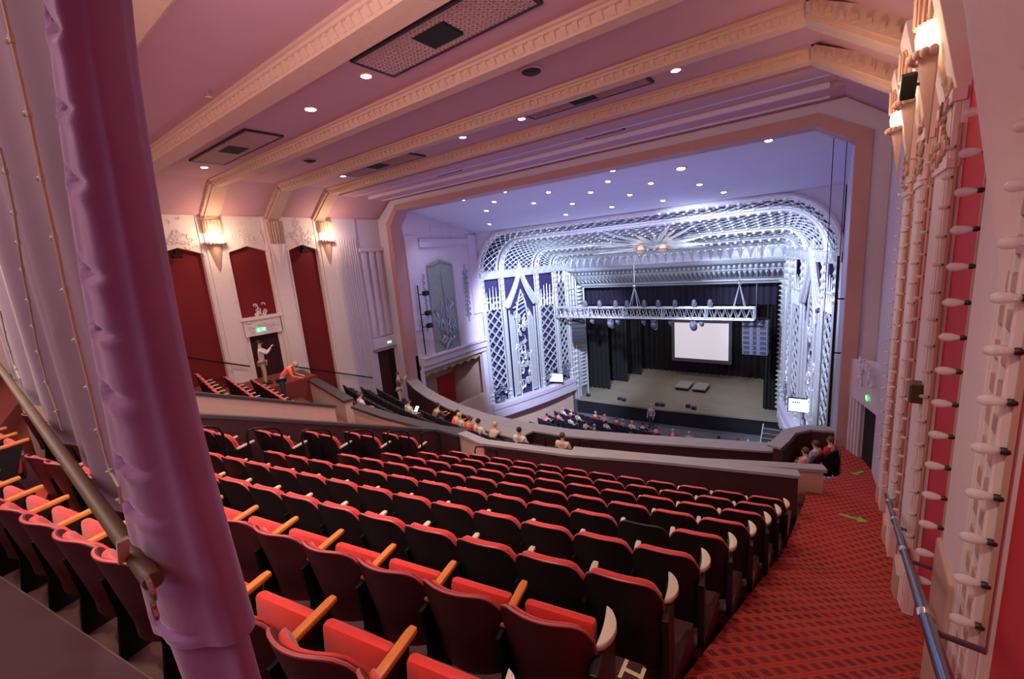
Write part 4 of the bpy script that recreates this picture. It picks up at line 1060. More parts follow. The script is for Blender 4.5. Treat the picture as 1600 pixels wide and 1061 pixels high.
def drape(x0, x1, y, z0, z1, lab, folds, name='stage_drape', m=None):
    t = (Vector((x0, y, z0)))
    mb = MB(); W = x1 - x0; n = folds * 6
    mb.grid(lambda u, v: (W * u, 0.09 * math.sin(u * folds * 2 * PI) + 0.03 * math.sin(u * folds * 5), (z1 - z0) * v), n, 3, thick=(0, 0.03, 0))
    o = obj(name, mb, m or M['black'], smooth=True, loc=t); tag(o, lab, 'stage curtain'); return o
def dx(xpx, Y): return AY(xpx, 500, Y).x
drape(dx(912, 33.0), dx(949, 33.0), 33.0, ZST + 0.01, 10.6, 'black leg curtain at the left edge of the stage opening', 5)
drape(dx(950, 35.5), dx(978, 35.5), 35.5, ZST + 0.01, 10.6, 'narrow second black leg curtain behind the left one', 4)
drape(dx(975, 38.0), dx(1000, 38.0), 38.0, ZST + 0.01, 10.6, 'third black leg curtain farthest back at stage left side', 4)
drape(dx(1196, 32.8), dx(1226, 32.8), 32.8, ZST + 0.01, 10.6, 'black leg curtain at the right edge of the stage opening', 5)
drape(-19, 1, 40.2, ZST + 0.01, 12.5, 'wide black backdrop curtain behind the projection screen', 40)
drape(-16.6, -1.8, 32.6, 8.55, 10.8, 'dark pleated border curtain across the top of the stage', 36, m=mat('indigo_border_cloth', srgb(48, 42, 66), 0.95, noise=0.2))
# projection screen
c = [AY(1054, 504, 38.6), AY(1139, 505, 38.6), AY(1139, 564, 38.6), AY(1051, 558, 38.6)]
x0, x1, z0, z1 = c[0].x, c[1].x, (c[2].z + c[3].z) / 2, (c[0].z + c[1].z) / 2
t = thing('projection_screen', 'white projection screen in a grey frame hanging at the back of the stage', 'screen', ((x0 + x1) / 2, 38.6, z0))
hw, hh = (x1 - x0) / 2, z1 - z0
mb = MB(); mb.box(-hw, hw, -0.02, 0.02, 0, hh); obj('screen_surface', mb, M['screen'], t)
mb = MB(); mb.box(-hw - 0.25, hw + 0.25, -0.05, 0.06, -0.3, 0); mb.box(-hw - 0.25, hw + 0.25, -0.05, 0.06, hh, hh + 0.2); mb.box(-hw - 0.25, -hw, -0.05, 0.06, 0, hh); mb.box(hw, hw + 0.25, -0.05, 0.06, 0, hh); obj('frame', mb, mat('grey_screen_frame', srgb(92, 92, 98), 0.6), t)
mb = MB(); mb.tube([(-hw + 0.4, 0, hh + 0.2), (-hw + 0.4, 0, 12.9 - z0)], 0.02, 6); mb.tube([(hw - 0.4, 0, hh + 0.2), (hw - 0.4, 0, 12.9 - z0)], 0.02, 6); obj('hanging_cable', mb, M['iron'], t)
# drum riser: two low platforms pushed together
for i, (a_, b_) in enumerate(((1054, 1082), (1083, 1110))):
    p, q = AZ(a_, 604, 1.45), AZ(b_, 600, 1.45)
    t = thing('stage_platform', 'low grey stage platform on the boards, %s half of the pair' % ('left' if i == 0 else 'right'), 'platform', ((p.x + q.x) / 2, 35.6, ZST), 0, 'low stage platforms')
    h = (q.x - p.x) / 2 - 0.02
    mb = MB(); mb.box(-h, h, -0.9, 0.9, 0.22, 0.30); obj('deck', mb, M['capgrey'], t)
    mb = MB(); mb.box(-h + 0.05, h - 0.05, -0.85, 0.85, 0.12, 0.22); obj('frame', mb, M['iron'], t)
    for sx in (-1, 1):
        for sy in (-1, 1): mb = MB(); mb.box(sx * (h - 0.12) - 0.04, sx * (h - 0.12) + 0.04, sy * 0.75 - 0.04, sy * 0.75 + 0.04, 0, 0.12); obj('leg', mb, M['iron'], t)
# stage steps at the right
t = thing('stage_steps', 'dark five-step stair with pale nosings up to the right end of the stage', 'stairs', (-2.95, 28.75, 0))
for i in range(5):
    mb = MB(); mb.box(0.0, 0.98, 1.0 - 0.30 * (i + 1) + 0.2, 1.0 - 0.30 * i + 0.2, 0, 1.0 - 0.2 * i); obj('step', mb, M['cap'], t)
    mb = MB(); mb.box(0.0, 0.98, 1.0 - 0.30 * (i + 1) + 0.19, 1.0 - 0.30 * (i + 1) + 0.24, 1.0 - 0.2 * i, 1.0 - 0.2 * i + 0.02); obj('nosing', mb, M['capgrey'], t)
mb = MB(); mb.prism([(-0.06, 1.25, 0), (-0.06, -0.35, 0), (-0.06, -0.35, 0.25), (-0.06, 1.25, 1.2)], (0.06, 0, 0)); obj('stringer', mb, M['alu'], t)
# small footlight boxes along the stage lip
for i, (x, y) in enumerate(((915, 619), (1075, 634), (1084, 637), (1026, 632), (1034, 633), (968, 622), (975, 624))):
    p = AZ(x, y + 3, ZST); t = thing('stage_monitor', 'small dark floor box on the stage front edge, %s' % ['at the far left corner', 'sixth from the left', 'rightmost', 'fourth from the left', 'fifth from the left', 'second from the left', 'third from the left'][i], 'stage box', (p.x, max(p.y, 30.6), ZST + 0.02), 0, 'stage edge boxes')
    mb = MB(); mb.prism([(-0.16, -0.1, 0), (-0.16, 0.15, 0), (-0.16, 0.12, 0.22), (-0.16, 0.0, 0.24)], (0.32, 0, 0)); obj('cabinet', mb, M['speaker'], t, bevel=0.01)
    mb = MB(); mb.box(-0.13, 0.13, -0.09, -0.06, 0.03, 0.16); obj('grille', mb, M['iron'], t)

# lighting truss
TY = 27.6
tl, tr = AY(870, 490, TY), AY(1178, 490, TY)
zt, zb = AY(1030, 481.5, TY).z, AY(1030, 498, TY).z
t = thing('lighting_truss', 'long aluminium box truss hanging across the top of the stage opening', 'truss', (tl.x, TY, zb)); W = tr.x - tl.x; Hh = zt - zb
for y in (0, 0.5):
    for z in (0, Hh):
        mb = MB(); mb.tube([(0, y, z), (W, y, z)], 0.055, 8); obj('chord', mb, M['alu'], t, smooth=True)
n = 30; cells = W / n
for side_, pl in (('front', 0.0), ('rear', 0.5)):
    mb = MB()
    for i in range(n): mb.tube([(i * cells, pl, 0), ((i + 0.5) * cells, pl, Hh), ((i + 1) * cells, pl, 0)], 0.032, 6)
    for i in range(0, n + 1, 6): mb.tube([(i * cells, pl, 0), (i * cells, pl, Hh)], 0.045, 6)
    obj('lacing', mb, M['alu'], t, smooth=True)
mb = MB()
for i in range(n):
    for z in (0, Hh): mb.tube([(i * cells, 0, z), ((i + 1) * cells, 0.5, z)], 0.025, 5)
obj('lacing', mb, M['alu'], t)
for x in (990, 1154):
    p = AY(x, 480, TY).x - tl.x
    for q in ((-0.3, 0), (0.3, 0), (-0.3, 0.5), (0.3, 0.5)):
        mb = MB(); mb.tube([(p + q[0], q[1], Hh), (p, 0.25, Hh + 1.4)], 0.022, 6); obj('sling', mb, M['alu'], t)
    mb = MB(); mb.ball((p, 0.25, Hh + 1.45), 0.12, 8, sz=1.5); obj('hook', mb, M['chain'], t, smooth=True)
    mb = MB(); mb.tube([(p, 0.25, Hh + 1.5), (p, 0.25, 13.0 - zb)], 0.018, 6); obj('hoist_chain', mb, M['chain'], t)
# moving-head lights below, par cans above
def head(px, up, big, lab):
    p = AY(px, 490, TY); ang = 0
    t = thing('stage_light' if up else 'hanging_light', lab, 'stage light', (p.x, TY + 0.25, zt if up else zb), 0, 'truss stage lights'); s = 1 if up else -1; k = 1.05 if big else 0.66
    mb = MB(); mb.box(-0.15 * k, 0.15 * k, -0.14 * k, 0.14 * k, *sorted((s * 0.05, s * 0.22 * k))); obj('base', mb, M['spk2'], t, bevel=0.02); mb = MB(); mb.box(-0.05, 0.05, -0.31, 0.31, *sorted((s * 0.045, s * 0.075))); obj('clamp', mb, M['iron'], t)
    mb = MB(); mb.tube([(-0.17 * k, 0, s * 0.2 * k), (-0.2 * k, 0, s * 0.45 * k)], 0.03, 6); mb.tube([(0.17 * k, 0, s * 0.2 * k), (0.2 * k, 0, s * 0.45 * k)], 0.03, 6); obj('yoke', mb, M['spk2'], t)
    mb = MB(); mb.T = Matrix.Translation((0, 0, s * 0.5 * k)) @ Matrix.Rotation((0.9 if not up else 0.35) * (1 if not big else 1.0), 4, 'X')
    mb.lathe([(0.13 * k, -0.26 * k), (0.19 * k, -0.15 * k), (0.19 * k, 0.12 * k), (0.12 * k, 0.26 * k)], 14); obj('lamp_head', mb, M['spk2'], t, smooth=True)
    mb = MB(); mb.T = Matrix.Translation((0, 0, s * 0.5 * k)) @ Matrix.Rotation(0.9 if not up else 0.35, 4, 'X'); mb.lathe([(0.13 * k, -0.30 * k), (0.10 * k, -0.262 * k)], 14); obj('lens', mb, M['lens'], t, smooth=True)
PO = ['leftmost', 'second from left', 'third from left', 'fourth from left', 'fifth from left', 'sixth from left', 'seventh from left', 'eighth from left', 'rightmost']
ups = [913, 935, 960, 978, 1005, 1027, 1053, 1083, 1108]
for i, x in enumerate(ups): head(x, True, False, 'grey spotlight standing on top of the truss, %s' % PO[i])
dns = [(922, 0), (951, 1), (962, 0), (1003, 0), (1020, 1), (1046, 0), (1082, 1), (1095, 0)]
for i, (x, b_) in enumerate(dns): head(x, False, b_, '%s moving light hanging under the truss, %s' % ('large' if b_ else 'small', PO[i] if i < 7 else 'rightmost'))
# line-array speakers
def array(px, py, Y, n, w, h, d, curve, rz, m, lab):
    p = AY(px, py, Y); t = thing('line_array_speaker', lab, 'speaker', p, rz)
    y, z, a = 0.0, 0.0, 0.0
    for i in range(n):
        mb = MB(); T = Matrix.Translation((0, y, z)) @ Matrix.Rotation(a, 4, 'X'); mb.T = T
        mb.prism([(-w / 2, -d / 2, 0), (-w / 2, d / 2, -h * 0.12), (-w / 2, d / 2, -h * 0.88), (-w / 2, -d / 2, -h)], (w, 0, 0)); o = obj('cabinet', mb, m, t, bevel=0.012)
        mb = MB(); mb.T = T
        for q in (-1, 1): mb.box(q * w * 0.33 - w * 0.12, q * w * 0.33 + w * 0.12, -d / 2 - 0.012, -d / 2, -h * 0.82, -h * 0.18)
        mb.box(-w * 0.07, w * 0.07, -d / 2 - 0.012, -d / 2, -h * 0.9, -h * 0.1); obj('grille', mb, M['speaker'], o)
        z -= h * math.cos(a) * 1.02; y += -h * math.sin(a) * -1.0; a += curve
    mb = MB(); mb.box(-w * 0.4, w * 0.4, -d * 0.6, d * 0.4, 0.01, 0.09); obj('flying_frame', mb, M['iron'], t)
    mb = MB(); mb.tube([(0, 0, 0.09), (0, 0, 13.2 - p.z)], 0.02, 6); obj('chain', mb, M['chain'], t)
array(1181, 499, 28.9, 7, 1.35, 0.30, 0.6, 0.03, -0.05, M['spk2'], 'slate grey line-array speaker stack hanging at the right of the stage opening')
array(903, 499, 28.9, 6, 1.0, 0.29, 0.75, 0.10, 0.5, M['speaker'], 'dark curved line-array speaker stack hanging at the left of the stage opening')
# monitors on the screens' plinths
def monitor(px, py, Y, w, h, rz, lab, txt):
    p = AY(px, py, Y); t = thing('side_monitor', lab, 'monitor', p, rz, 'side text monitors')
    mb = MB(); mb.box(-w / 2 - 0.05, w / 2 + 0.05, 0.0, 0.10, -h / 2 - 0.05, h / 2 + 0.05); obj('housing', mb, M['iron'], t)
    mb = MB(); mb.box(-w / 2, w / 2, -0.01, 0.0, -h / 2, h / 2); obj('display', mb, M['mon'], t)
    mb = MB(); x = -w * 0.36                                  # short line of dark print
    for cw in txt: mb.box(x, x + cw * 0.05, -0.016, -0.01, h * 0.14, h * 0.30); x += cw * 0.05 + 0.03
    obj('text', mb, M['ink'], t)
    mb = MB(); mb.tube([(0, 0.08, 0), (0, 0.4, -0.25)], 0.04, 6); obj('bracket', mb, M['iron'], t)
monitor(868, 590, 27.3, 1.15, 0.62, 0.25, 'bright white monitor on the silver screen left of the stage', (1.6, 1, 1, 1.2))
monitor(1253, 634, 24.7, 1.12, 0.66, 0.05, 'bright white tilted monitor on the silver screen right of the stage', (1.2, 1, 1.2, 1))

# ------------------------------------------------------------------ right wall
XW = lambda y: 0.70 + 0.035 * y
RA = math.atan(0.035)
RT = Matrix.Translation((0.70, 0, 0)) @ Matrix.Rotation(-RA, 4, 'Z')       # local: x away from the room, y along the wall
def rnew():
    m = MB(); m.T = RT; return m
mb = rnew(); mb.box(0.34, 0.7, -1.5, 15.2, 5, 18); struct('wall_right', mb, M['plaster'])
RCOL = [(0.95, 1.95), (3.30, 4.40), (6.10, 7.07), (8.28, 9.2), (10.5, 11.4)]
mb = rnew()
prev = -1.5
for a, b in RCOL + [(11.5, 11.5)]: mb.box(0.07, 0.34, prev, a, 5, 14.6); prev = b
struct('trim_wall_panel_right', mb, M['redpaint'])
for ci, (a, b) in enumerate(RCOL):
    mb = rnew()
    mb.box(0.02, 0.34, a, b, 5, 15.6)
    fl = a + 0.42 if ci < 2 else a + 0.30
    mb.box(-0.03, 0.02, fl, b - 0.04, 5, 15.6)                  # smooth flat face
    for y in (a + 0.03, a + 0.19, fl - 0.06): mb.box(-0.03, 0.02, y - 0.022, y + 0.022, 5, 14.4)
    if ci == 1: mb.grid(lambda u, v: (-0.02 - 0.42 * (1 - v) * math.sin(PI * u), 3.6 + 0.62 * (2 * u - 1) * (1 - v), 14.9 - 2.4 * v), 14, 6)
    elif ci < 0: mb.prism([(-0.08, 3.55, 12.5), (-0.09, 2.7, 13.9), (-0.12, 2.2, 16.4), (-0.12, 5.5, 16.4), (-0.10, 5.0, 14.6), (-0.09, 4.45, 13.7)], (0.09, 0, 0))
    else:
        mb.box(-0.05, 0.05, a - 0.02, b + 0.02, 13.5, 13.6); mb.box(-0.06, 0.05, a - 0.03, b + 0.03, 14.1, 14.22)
        mb.prism([(-0.03, a, 14.22), (-0.34, a - 0.05, 15.6), (0.1, a - 0.05, 15.6), (0.1, a, 14.22)], (0, b - a + 0.05, 0))
    w = struct('trim_column', mb, M['plaster'], bevel=0.008)
    mb = rnew(); foliage(mb, RT.inverted() @ (RT @ Vector((-0.04, (a + b) / 2, 13.6))), (0, (b - a) * 0.4, 0), (0, 0, 1.1), 22, 0.10, 50 + ci, (-1, 0, 0)); obj('relief', mb, M['mould'], w, smooth=True)
    mb = rnew(); nn = 40                                       # slotted backing of the bulb strip
    for i in range(nn): z = 6.2 + i * 0.2; mb.box(-0.026, -0.012, a + 0.05, a + 0.17, z, z + 0.10); mb.box(-0.026, -0.012, a + 0.21, fl - 0.09, z, z + 0.10)
    obj('slot', mb, M['mould'], w)
def bulb_strip(y, x0, z0, z1, step, lab, sc=1.0):
    p = RT @ Vector((x0, y, z0)); t = thing('bulb_strip', lab, 'light strip', p, -RA, 'bulb strips')
    mb = MB(); mb.box(-0.012, 0.012, -0.012, 0.012, 0, z1 - z0); obj('wiring_rail', mb, M['mould'], t)
    n = int((z1 - z0) / step)
    for i in range(n):
        z = (i + 0.5) * step
        so = link('socket', MESH['socket'], t, (0, 0, z)); so.scale = (sc, sc, sc); link('bulb', MESH['bulb'], so, (0, 0, 0))
MESH = {}
mb = MB(); mb.lathe([(0.016, 0.0), (0.020, -0.010), (0.020, -0.034), (0.017, -0.038)], 10, (0, 0, 0), 'x'); MESH['socket'] = mb.mesh('socket', M['socket'], True)
mb = MB(); mb.lathe([(0.014, -0.036), (0.020, -0.050), (0.030, -0.078), (0.033, -0.105), (0.030, -0.128), (0.018, -0.146), (0.004, -0.151)], 12, (0, 0, 0), 'x'); MESH['bulb'] = mb.mesh('bulb', M['bulb'], True)
nmn = ['nearest the camera', 'on the broad pale column at the right edge', 'on the second column along the right wall', 'on the third column along the right wall', 'on the farthest right-wall column']
for ci, (a, b) in enumerate(RCOL):
    if ci == 0: continue
    zl = aisle_z(b) + 0.8
    bulb_strip(b + 0.02, -0.02, zl, 14.0, 0.26, 'vertical strip of clear bulbs, far edge, ' + nmn[ci], 1.0 if ci < 2 else 0.62)
    bulb_strip(a - 0.012, 0.02, aisle_z(a) + 0.9, 13.9, 0.28, 'vertical strip of clear bulbs, near edge, ' + nmn[ci], 1.0 if ci < 2 else 0.62)
# plinth blocks at the column feet
mb = rnew()
for a, b in RCOL: zf = aisle_z((a + b) / 2); mb.box(-0.06, 0.02, a + 0.5, b + 0.02, zf - 0.5, zf + 1.15 if b < 5 else zf + 0.35)
struct('baseboard_right', mb, M['mould'], bevel=0.02)
# lit sconces and a wall speaker high on the right columns
for i, (a, b) in enumerate(RCOL[2:5]):
    y = (a + b) / 2; p = RT @ Vector((-0.16, y, 14.70)); s_ = sconce(p, -PI / 2 - RA, 'glowing fan sconce high on the right wall, %s' % ['nearest one', 'middle one', 'farthest one'][i]); s_.scale = (0.62, 0.62, 0.75); LS.append((p.x - 0.75, p.y, p.z + 0.25))
p = AX(1419, 135, 0.64); t = thing('bracket_speaker', 'small black speaker bracketed below the nearest right-wall sconce', 'speaker', p)
mb = MB(); mb.T = Matrix.Rotation(0.3, 4, 'X'); mb.box(-0.07, 0.07, -0.07, 0.07, -0.14, 0.14); obj('cabinet', mb, M['iron'], t, bevel=0.02)
mb = MB(); mb.box(0.06, 0.33, -0.015, 0.015, -0.015, 0.015); obj('bracket', mb, M['iron'], t)
p = AX(1430, 612, XW(6.6) - 0.09); t = thing('junction_box', 'small brown metal box fixed to the second right-wall column', 'box', p, -RA)
mb = MB(); mb.box(-0.05, 0.06, -0.10, 0.10, -0.11, 0.11); obj('housing', mb, mat('brown_metal', srgb(92, 72, 54), 0.5, metal=0.4), t, bevel=0.012); mb = MB(); mb.box(-0.058, -0.05, -0.08, 0.08, -0.09, 0.09); obj('lid', mb, M['bamboo'], t)
# doorway at the far end, with carved lintel
mb = MB(); mb.box(1.12, 1.3, 11.45, 15.0, 5, 16); struct('wall_right_end', mb, M['mauve'])
p0, p1 = AY(1348, 690, 14.3), AY(1372, 690, 13.4)
mb = MB(); mb.prism([(p0.x, 14.3, 6.6), (p1.x + 0.1, 12.9, 6.6), (p1.x + 0.1, 12.9, 8.30), (p0.x, 14.3, 8.36)], (0.14, 0.1, 0)); struct('door_4', mb, M['void'])
mb = MB(); mb.prism([(p0.x - 0.30, 14.82, 6.5), (p0.x - 0.03, 14.34, 6.5), (p0.x - 0.03, 14.34, 9.2), (p0.x - 0.3, 14.82, 9.2)], (0.3, 0.1, 0)); mb.prism([(p0.x - 0.34, 14.86, 8.4), (p1.x + 0.1, 12.85, 8.36), (p1.x + 0.1, 12.85, 9.7), (p0.x - 0.34, 14.86, 9.45)], (0.24, 0.1, 0))
foliage(mb, (0.86, 13.9, 8.9), (0.12, -0.7, 0), (0, 0, 0.7), 18, 0.10, 91, (-1, -0.1, 0))
for i in range(4): q = 0.1 + i * 0.22; mb.tube([(p0.x - 0.32 + q * 0.3, 14.78 - q * 0.55, 6.5), (p0.x - 0.32 + q * 0.3, 14.78 - q * 0.55, 8.4)], 0.045, 6)
struct('trim_door_right', mb, M['mauve'], smooth=True)
p = AY(1358, 622, 13.85); exit_sign((p.x - 0.06, 13.85, p.z), -PI / 2, 0.55, 'green exit sign above the black doorway at the end of the right wall')
# blue-grey handrail down the right-hand aisle
t = thing('aisle_handrail', 'long blue-grey tubular handrail along the right wall of the carpet aisle', 'handrail', (0.5, 2.2, 11.0))
A_, B_ = Vector((0.47, 2.05, 11.14)), Vector((0.97, 9.05, 8.46)); o = Vector((0.5, 2.2, 11.0)); mb = MB(); mb.tube([A_ - o, B_ - o], 0.032, 12); obj('rail', mb, M['rail'], t, smooth=True)
for f in (0.14, 0.38, 0.62, 0.86):
    q = A_.lerp(B_, f) - o; mb = MB(); mb.tube([q, q + Vector((0.02, 0, -0.08)), q + Vector((XW(q.y + o.y) - (q.x + o.x) - 0.02, 0, -0.10))], 0.018, 8); obj('bracket', mb, M['rail'], t, smooth=True)
    mb = MB(); mb.lathe([(0.040, -0.03), (0.042, 0), (0.040, 0.03)], 12, q, 'y'); obj('collar', mb, M['chain'], t, smooth=True)
# ------------------------------------------------------------------ purple curtain, voile panel, wire lights and pole
def at(x, y, d):
    v = Vector(ray(x, y)); v.normalize(); return v * d + Vector((0, 0, CAMZ))
PN = at(240, 908, 1.28)
pd = Vector((-0.99, 0.008, 0.055)).normalized()
t = thing('wooden_pole', 'olive bamboo pole hanging in the hem of the mauve voile panel', 'pole', PN)
mb = MB(); mb.tube([Vector(), pd * 0.8, pd * 2.0, pd * 3.6], [0.019, 0.019, 0.018, 0.017], 12); obj('shaft', mb, M['bamboo'], t, smooth=True)
mb = MB(); rg = [Vector((0.01 + 0.022 * math.cos(w), -0.01, -0.005 + 0.03 * math.sin(w))) for w in [2 * PI * i / 14 for i in range(14)]]; mb.tube(rg, 0.005, 6, closed=True)
mb.tube([Vector((0.01, -0.012, -0.03 - 0.012 * i)) + Vector((0.006 * (i % 2), 0, 0)) for i in range(5)], 0.005, 6); obj('chain_ring', mb, M['chain'], t, smooth=True)
mb = MB(); mb.bar(pd * 0.16 + Vector((0.02, -0.02, -0.005)), pd * 0.14 + Vector((0.065, -0.02, 0.075)), 0.02, 0.008); obj('cord_tab', mb, M['cord'], t)
# voile hanging from above down to the pole
mb = MB()
def vo(u, v):
    p = PN + pd * (3.5 * u + 0.02) + Vector((0, 0, -0.11)); h = 2.7
    return (p.x + 0.012 * math.sin(v * 3 + u * 60), p.y + 0.06 + 0.018 * math.sin(u * 52) + 0.014 * math.sin(u * 23 + v), p.z + h * v)
mb.grid(vo, 110, 10); 
tag(obj('voile_panel', mb, M['voile'], smooth=True), 'mauve voile panel with wire lights hanging left of the purple velvet drape', 'curtain')
# wire lights on the voile, hanging strings
def string(pts, lab):
    t = thing('light_string', lab, 'string lights', pts[0], 0, 'wire lights'); p0 = Vector(pts[0]); P = [Vector(p) - p0 for p in pts]
    mb = MB(); mb.tube(P, 0.0028, 6); obj('wire', mb, M['cord'], t, smooth=True)
    L = 0; acc = 0.05
    for a, b in zip(P, P[1:]):
        l = (b - a).length
        while acc < l:
            q = a.lerp(b, acc / l); s_ = link('lamp', MESH['mini'], t, q); acc += 0.10
        acc -= l
mb = MB(); mb.tube([(0, 0, 0), (-0.008, -0.003, 0.002), (-0.015, -0.004, -0.001)], [0.002, 0.0025, 0.003], 6); mb.tube([(0, 0, -0.005), (0, 0, 0.007)], 0.0042, 6); MESH['mini'] = mb.mesh('lamp', M['cord'], True)
def strpx(px, d0, d1):
    n = len(px); return [at(x, y, d0 + (d1 - d0) * i / (n - 1)) for i, (x, y) in enumerate(px)]
def onvoile(px, fwd=0.05):
    # intersect with the voile's plane (vertical plane through the pole)
    nrm = Vector((-pd.y, pd.x, 0)).normalized(); out = []
    for x, y in px:
        d = Vector(ray(x, y)); k = (Vector((PN.x, PN.y, 0)).dot(nrm)) / d.dot(nrm); p = d * k + Vector((0, 0, CAMZ)); q = (Vector((0, 0, CAMZ)) - p).normalized(); out.append(p + q * fwd)
    return out
string(onvoile([(4, 0), (25, 90), (48, 190), (68, 290), (86, 370), (100, 440), (118, 520), (136, 590), (152, 660), (166, 715), (172, 735), (186, 760), (189, 783)]), 'longest string of tiny wire lights, nearest the purple velvet drape')
string(onvoile([(0, 230), (12, 280), (22, 330), (34, 415), (45, 470), (58, 540), (74, 600), (90, 645), (97, 672)]), 'middle string of tiny wire lights on the mauve voile')
string(onvoile([(0, 485), (10, 530), (22, 570), (31, 592)]), 'short leftmost string of tiny wire lights on the mauve voile')

# gathered purple velvet drape: a flattened sleeve with tucks
DP = 1.18
def edge(y, side):
    if side: x = 158 + (392 - 158) * (y / 1000.0)
    else: x = 40 + (245 - 40) * (y / 900.0)
    return x
top_ = (at(100, 0, DP)); bot_ = (at(318, 985, 1.42))
mb = MB()
cxy = Vector((at(220, 560, 1.22).x, at(220, 560, 1.22).y))
zt_ = 14.6
hemL, hemR = at(262, 992, 1.30), at(392, 990, 1.30)
zb_ = 12.175
rt = Vector((0.93, 0.37)).normalized(); view = Vector((-rt.y, rt.x))
Wd = 0.30
rd = random.Random(4)
def dr(u, v):
    """u around the sleeve, v from hem upwards"""
    w = 2 * PI * u; z = zb_ + (zt_ - zb_) * v
    c, s_ = math.cos(w), math.sin(w)
    a = Wd * 0.5 * (1.0 + 0.02 * math.sin(v * 19)); b = 0.055
    ln = 0.0
    ph = v * 27 + 0.5 * math.sin(u * 12)
    fr = (v * 17.5 + 0.25 * math.sin(u * 9) + 0.12 * math.sin(v * 40)) % 1.0; tuck = (-0.016 * math.exp(-((fr - 0.5) / 0.07) ** 2) + 0.006 * math.exp(-((fr - 0.36) / 0.12) ** 2)) * max(0, 1 - ((c + 0.25) / 0.6) ** 2) if s_ > 0 else 0
    f = 0.006 * math.sin(w * 5 + v * 2.0) + 0.003 * math.sin(w * 9 + v * 5)
    x = a * (abs(c) ** 0.7) * (1 if c > 0 else -1); y = (b * (abs(s_) ** 0.8) + (tuck + f) * abs(s_)) * (1 if s_ > 0 else -1)
    h_ = min(2.0, max(0, z - zb_)); x = x * max(0.37, 0.93 - 0.45 * h_) - 0.015 - 0.035 * h_ + 0.085 * h_ * h_
    p = cxy + rt * x - view * y
    return (p.x, p.y, z)
mb.grid(lambda u, v: dr(1 - u, v), 72, 220)
dt = thing('velvet_drape', 'gathered purple velvet drape hanging in the left foreground', 'curtain', (cxy.x, cxy.y, zb_)); 
for i, v in enumerate(mb.v): mb.v[i] = (v[0] - cxy.x, v[1] - cxy.y, v[2] - zb_)
obj('drape', mb, M['velvet'], dt, smooth=True)
mb = MB()                                                    # folded hem turned under, tied below
def hm(u, v):
    w = 2 * PI * u; c, s_ = math.cos(w), math.sin(w); z = 0.012 - 0.19 * v + 0.03 * c * v + 0.01 * math.sin(w * 6) * v
    k = 0.82 - 0.08 * v; a = Wd * 0.5 * k; b = 0.05 * (1 + 0.25 * math.sin(w * 4 + 1))
    p = rt * (a * c - 0.015 + 0.02 * v) - view * (b * s_); return (p.x, p.y, z)
mb.grid(lambda u, v: hm(1 - u, v), 60, 10); obj('hem', mb, M['velvet'], dt, smooth=True)

# ------------------------------------------------------------------ people
def skin_mesh(name, joints, edges, root, m, sub=1):
    """joints: name->(pos, radius); one continuous skinned surface"""
    me = bpy.data.meshes.new(name + '_sk'); ks = list(joints); ix = {k: i for i, k in enumerate(ks)}
    me.from_pydata([joints[k][0] for k in ks], [(ix[a], ix[b]) for a, b in edges], [])
    o = bpy.data.objects.new(name + '_sk', me); COL.objects.link(o)
    sk = o.modifiers.new('s', 'SKIN'); sk.use_smooth_shade = True
    su = o.modifiers.new('u', 'SUBSURF'); su.levels = sub; su.render_levels = sub
    for k in ks:
        d = me.skin_vertices[0].data[ix[k]]; r = joints[k][1]; d.radius = (r, r) if not isinstance(r, tuple) else r; d.use_root = (k == root)
    bpy.context.view_layer.update()
    ev = o.evaluated_get(bpy.context.evaluated_depsgraph_get()); nm = bpy.data.meshes.new_from_object(ev)
    nm.name = name; nm.materials.clear(); nm.materials.append(m)
    bpy.data.objects.remove(o); bpy.data.meshes.remove(me)
    nm.polygons.foreach_set('use_smooth', [True] * len(nm.polygons))
    return nm
def V(*a): return Vector(a)
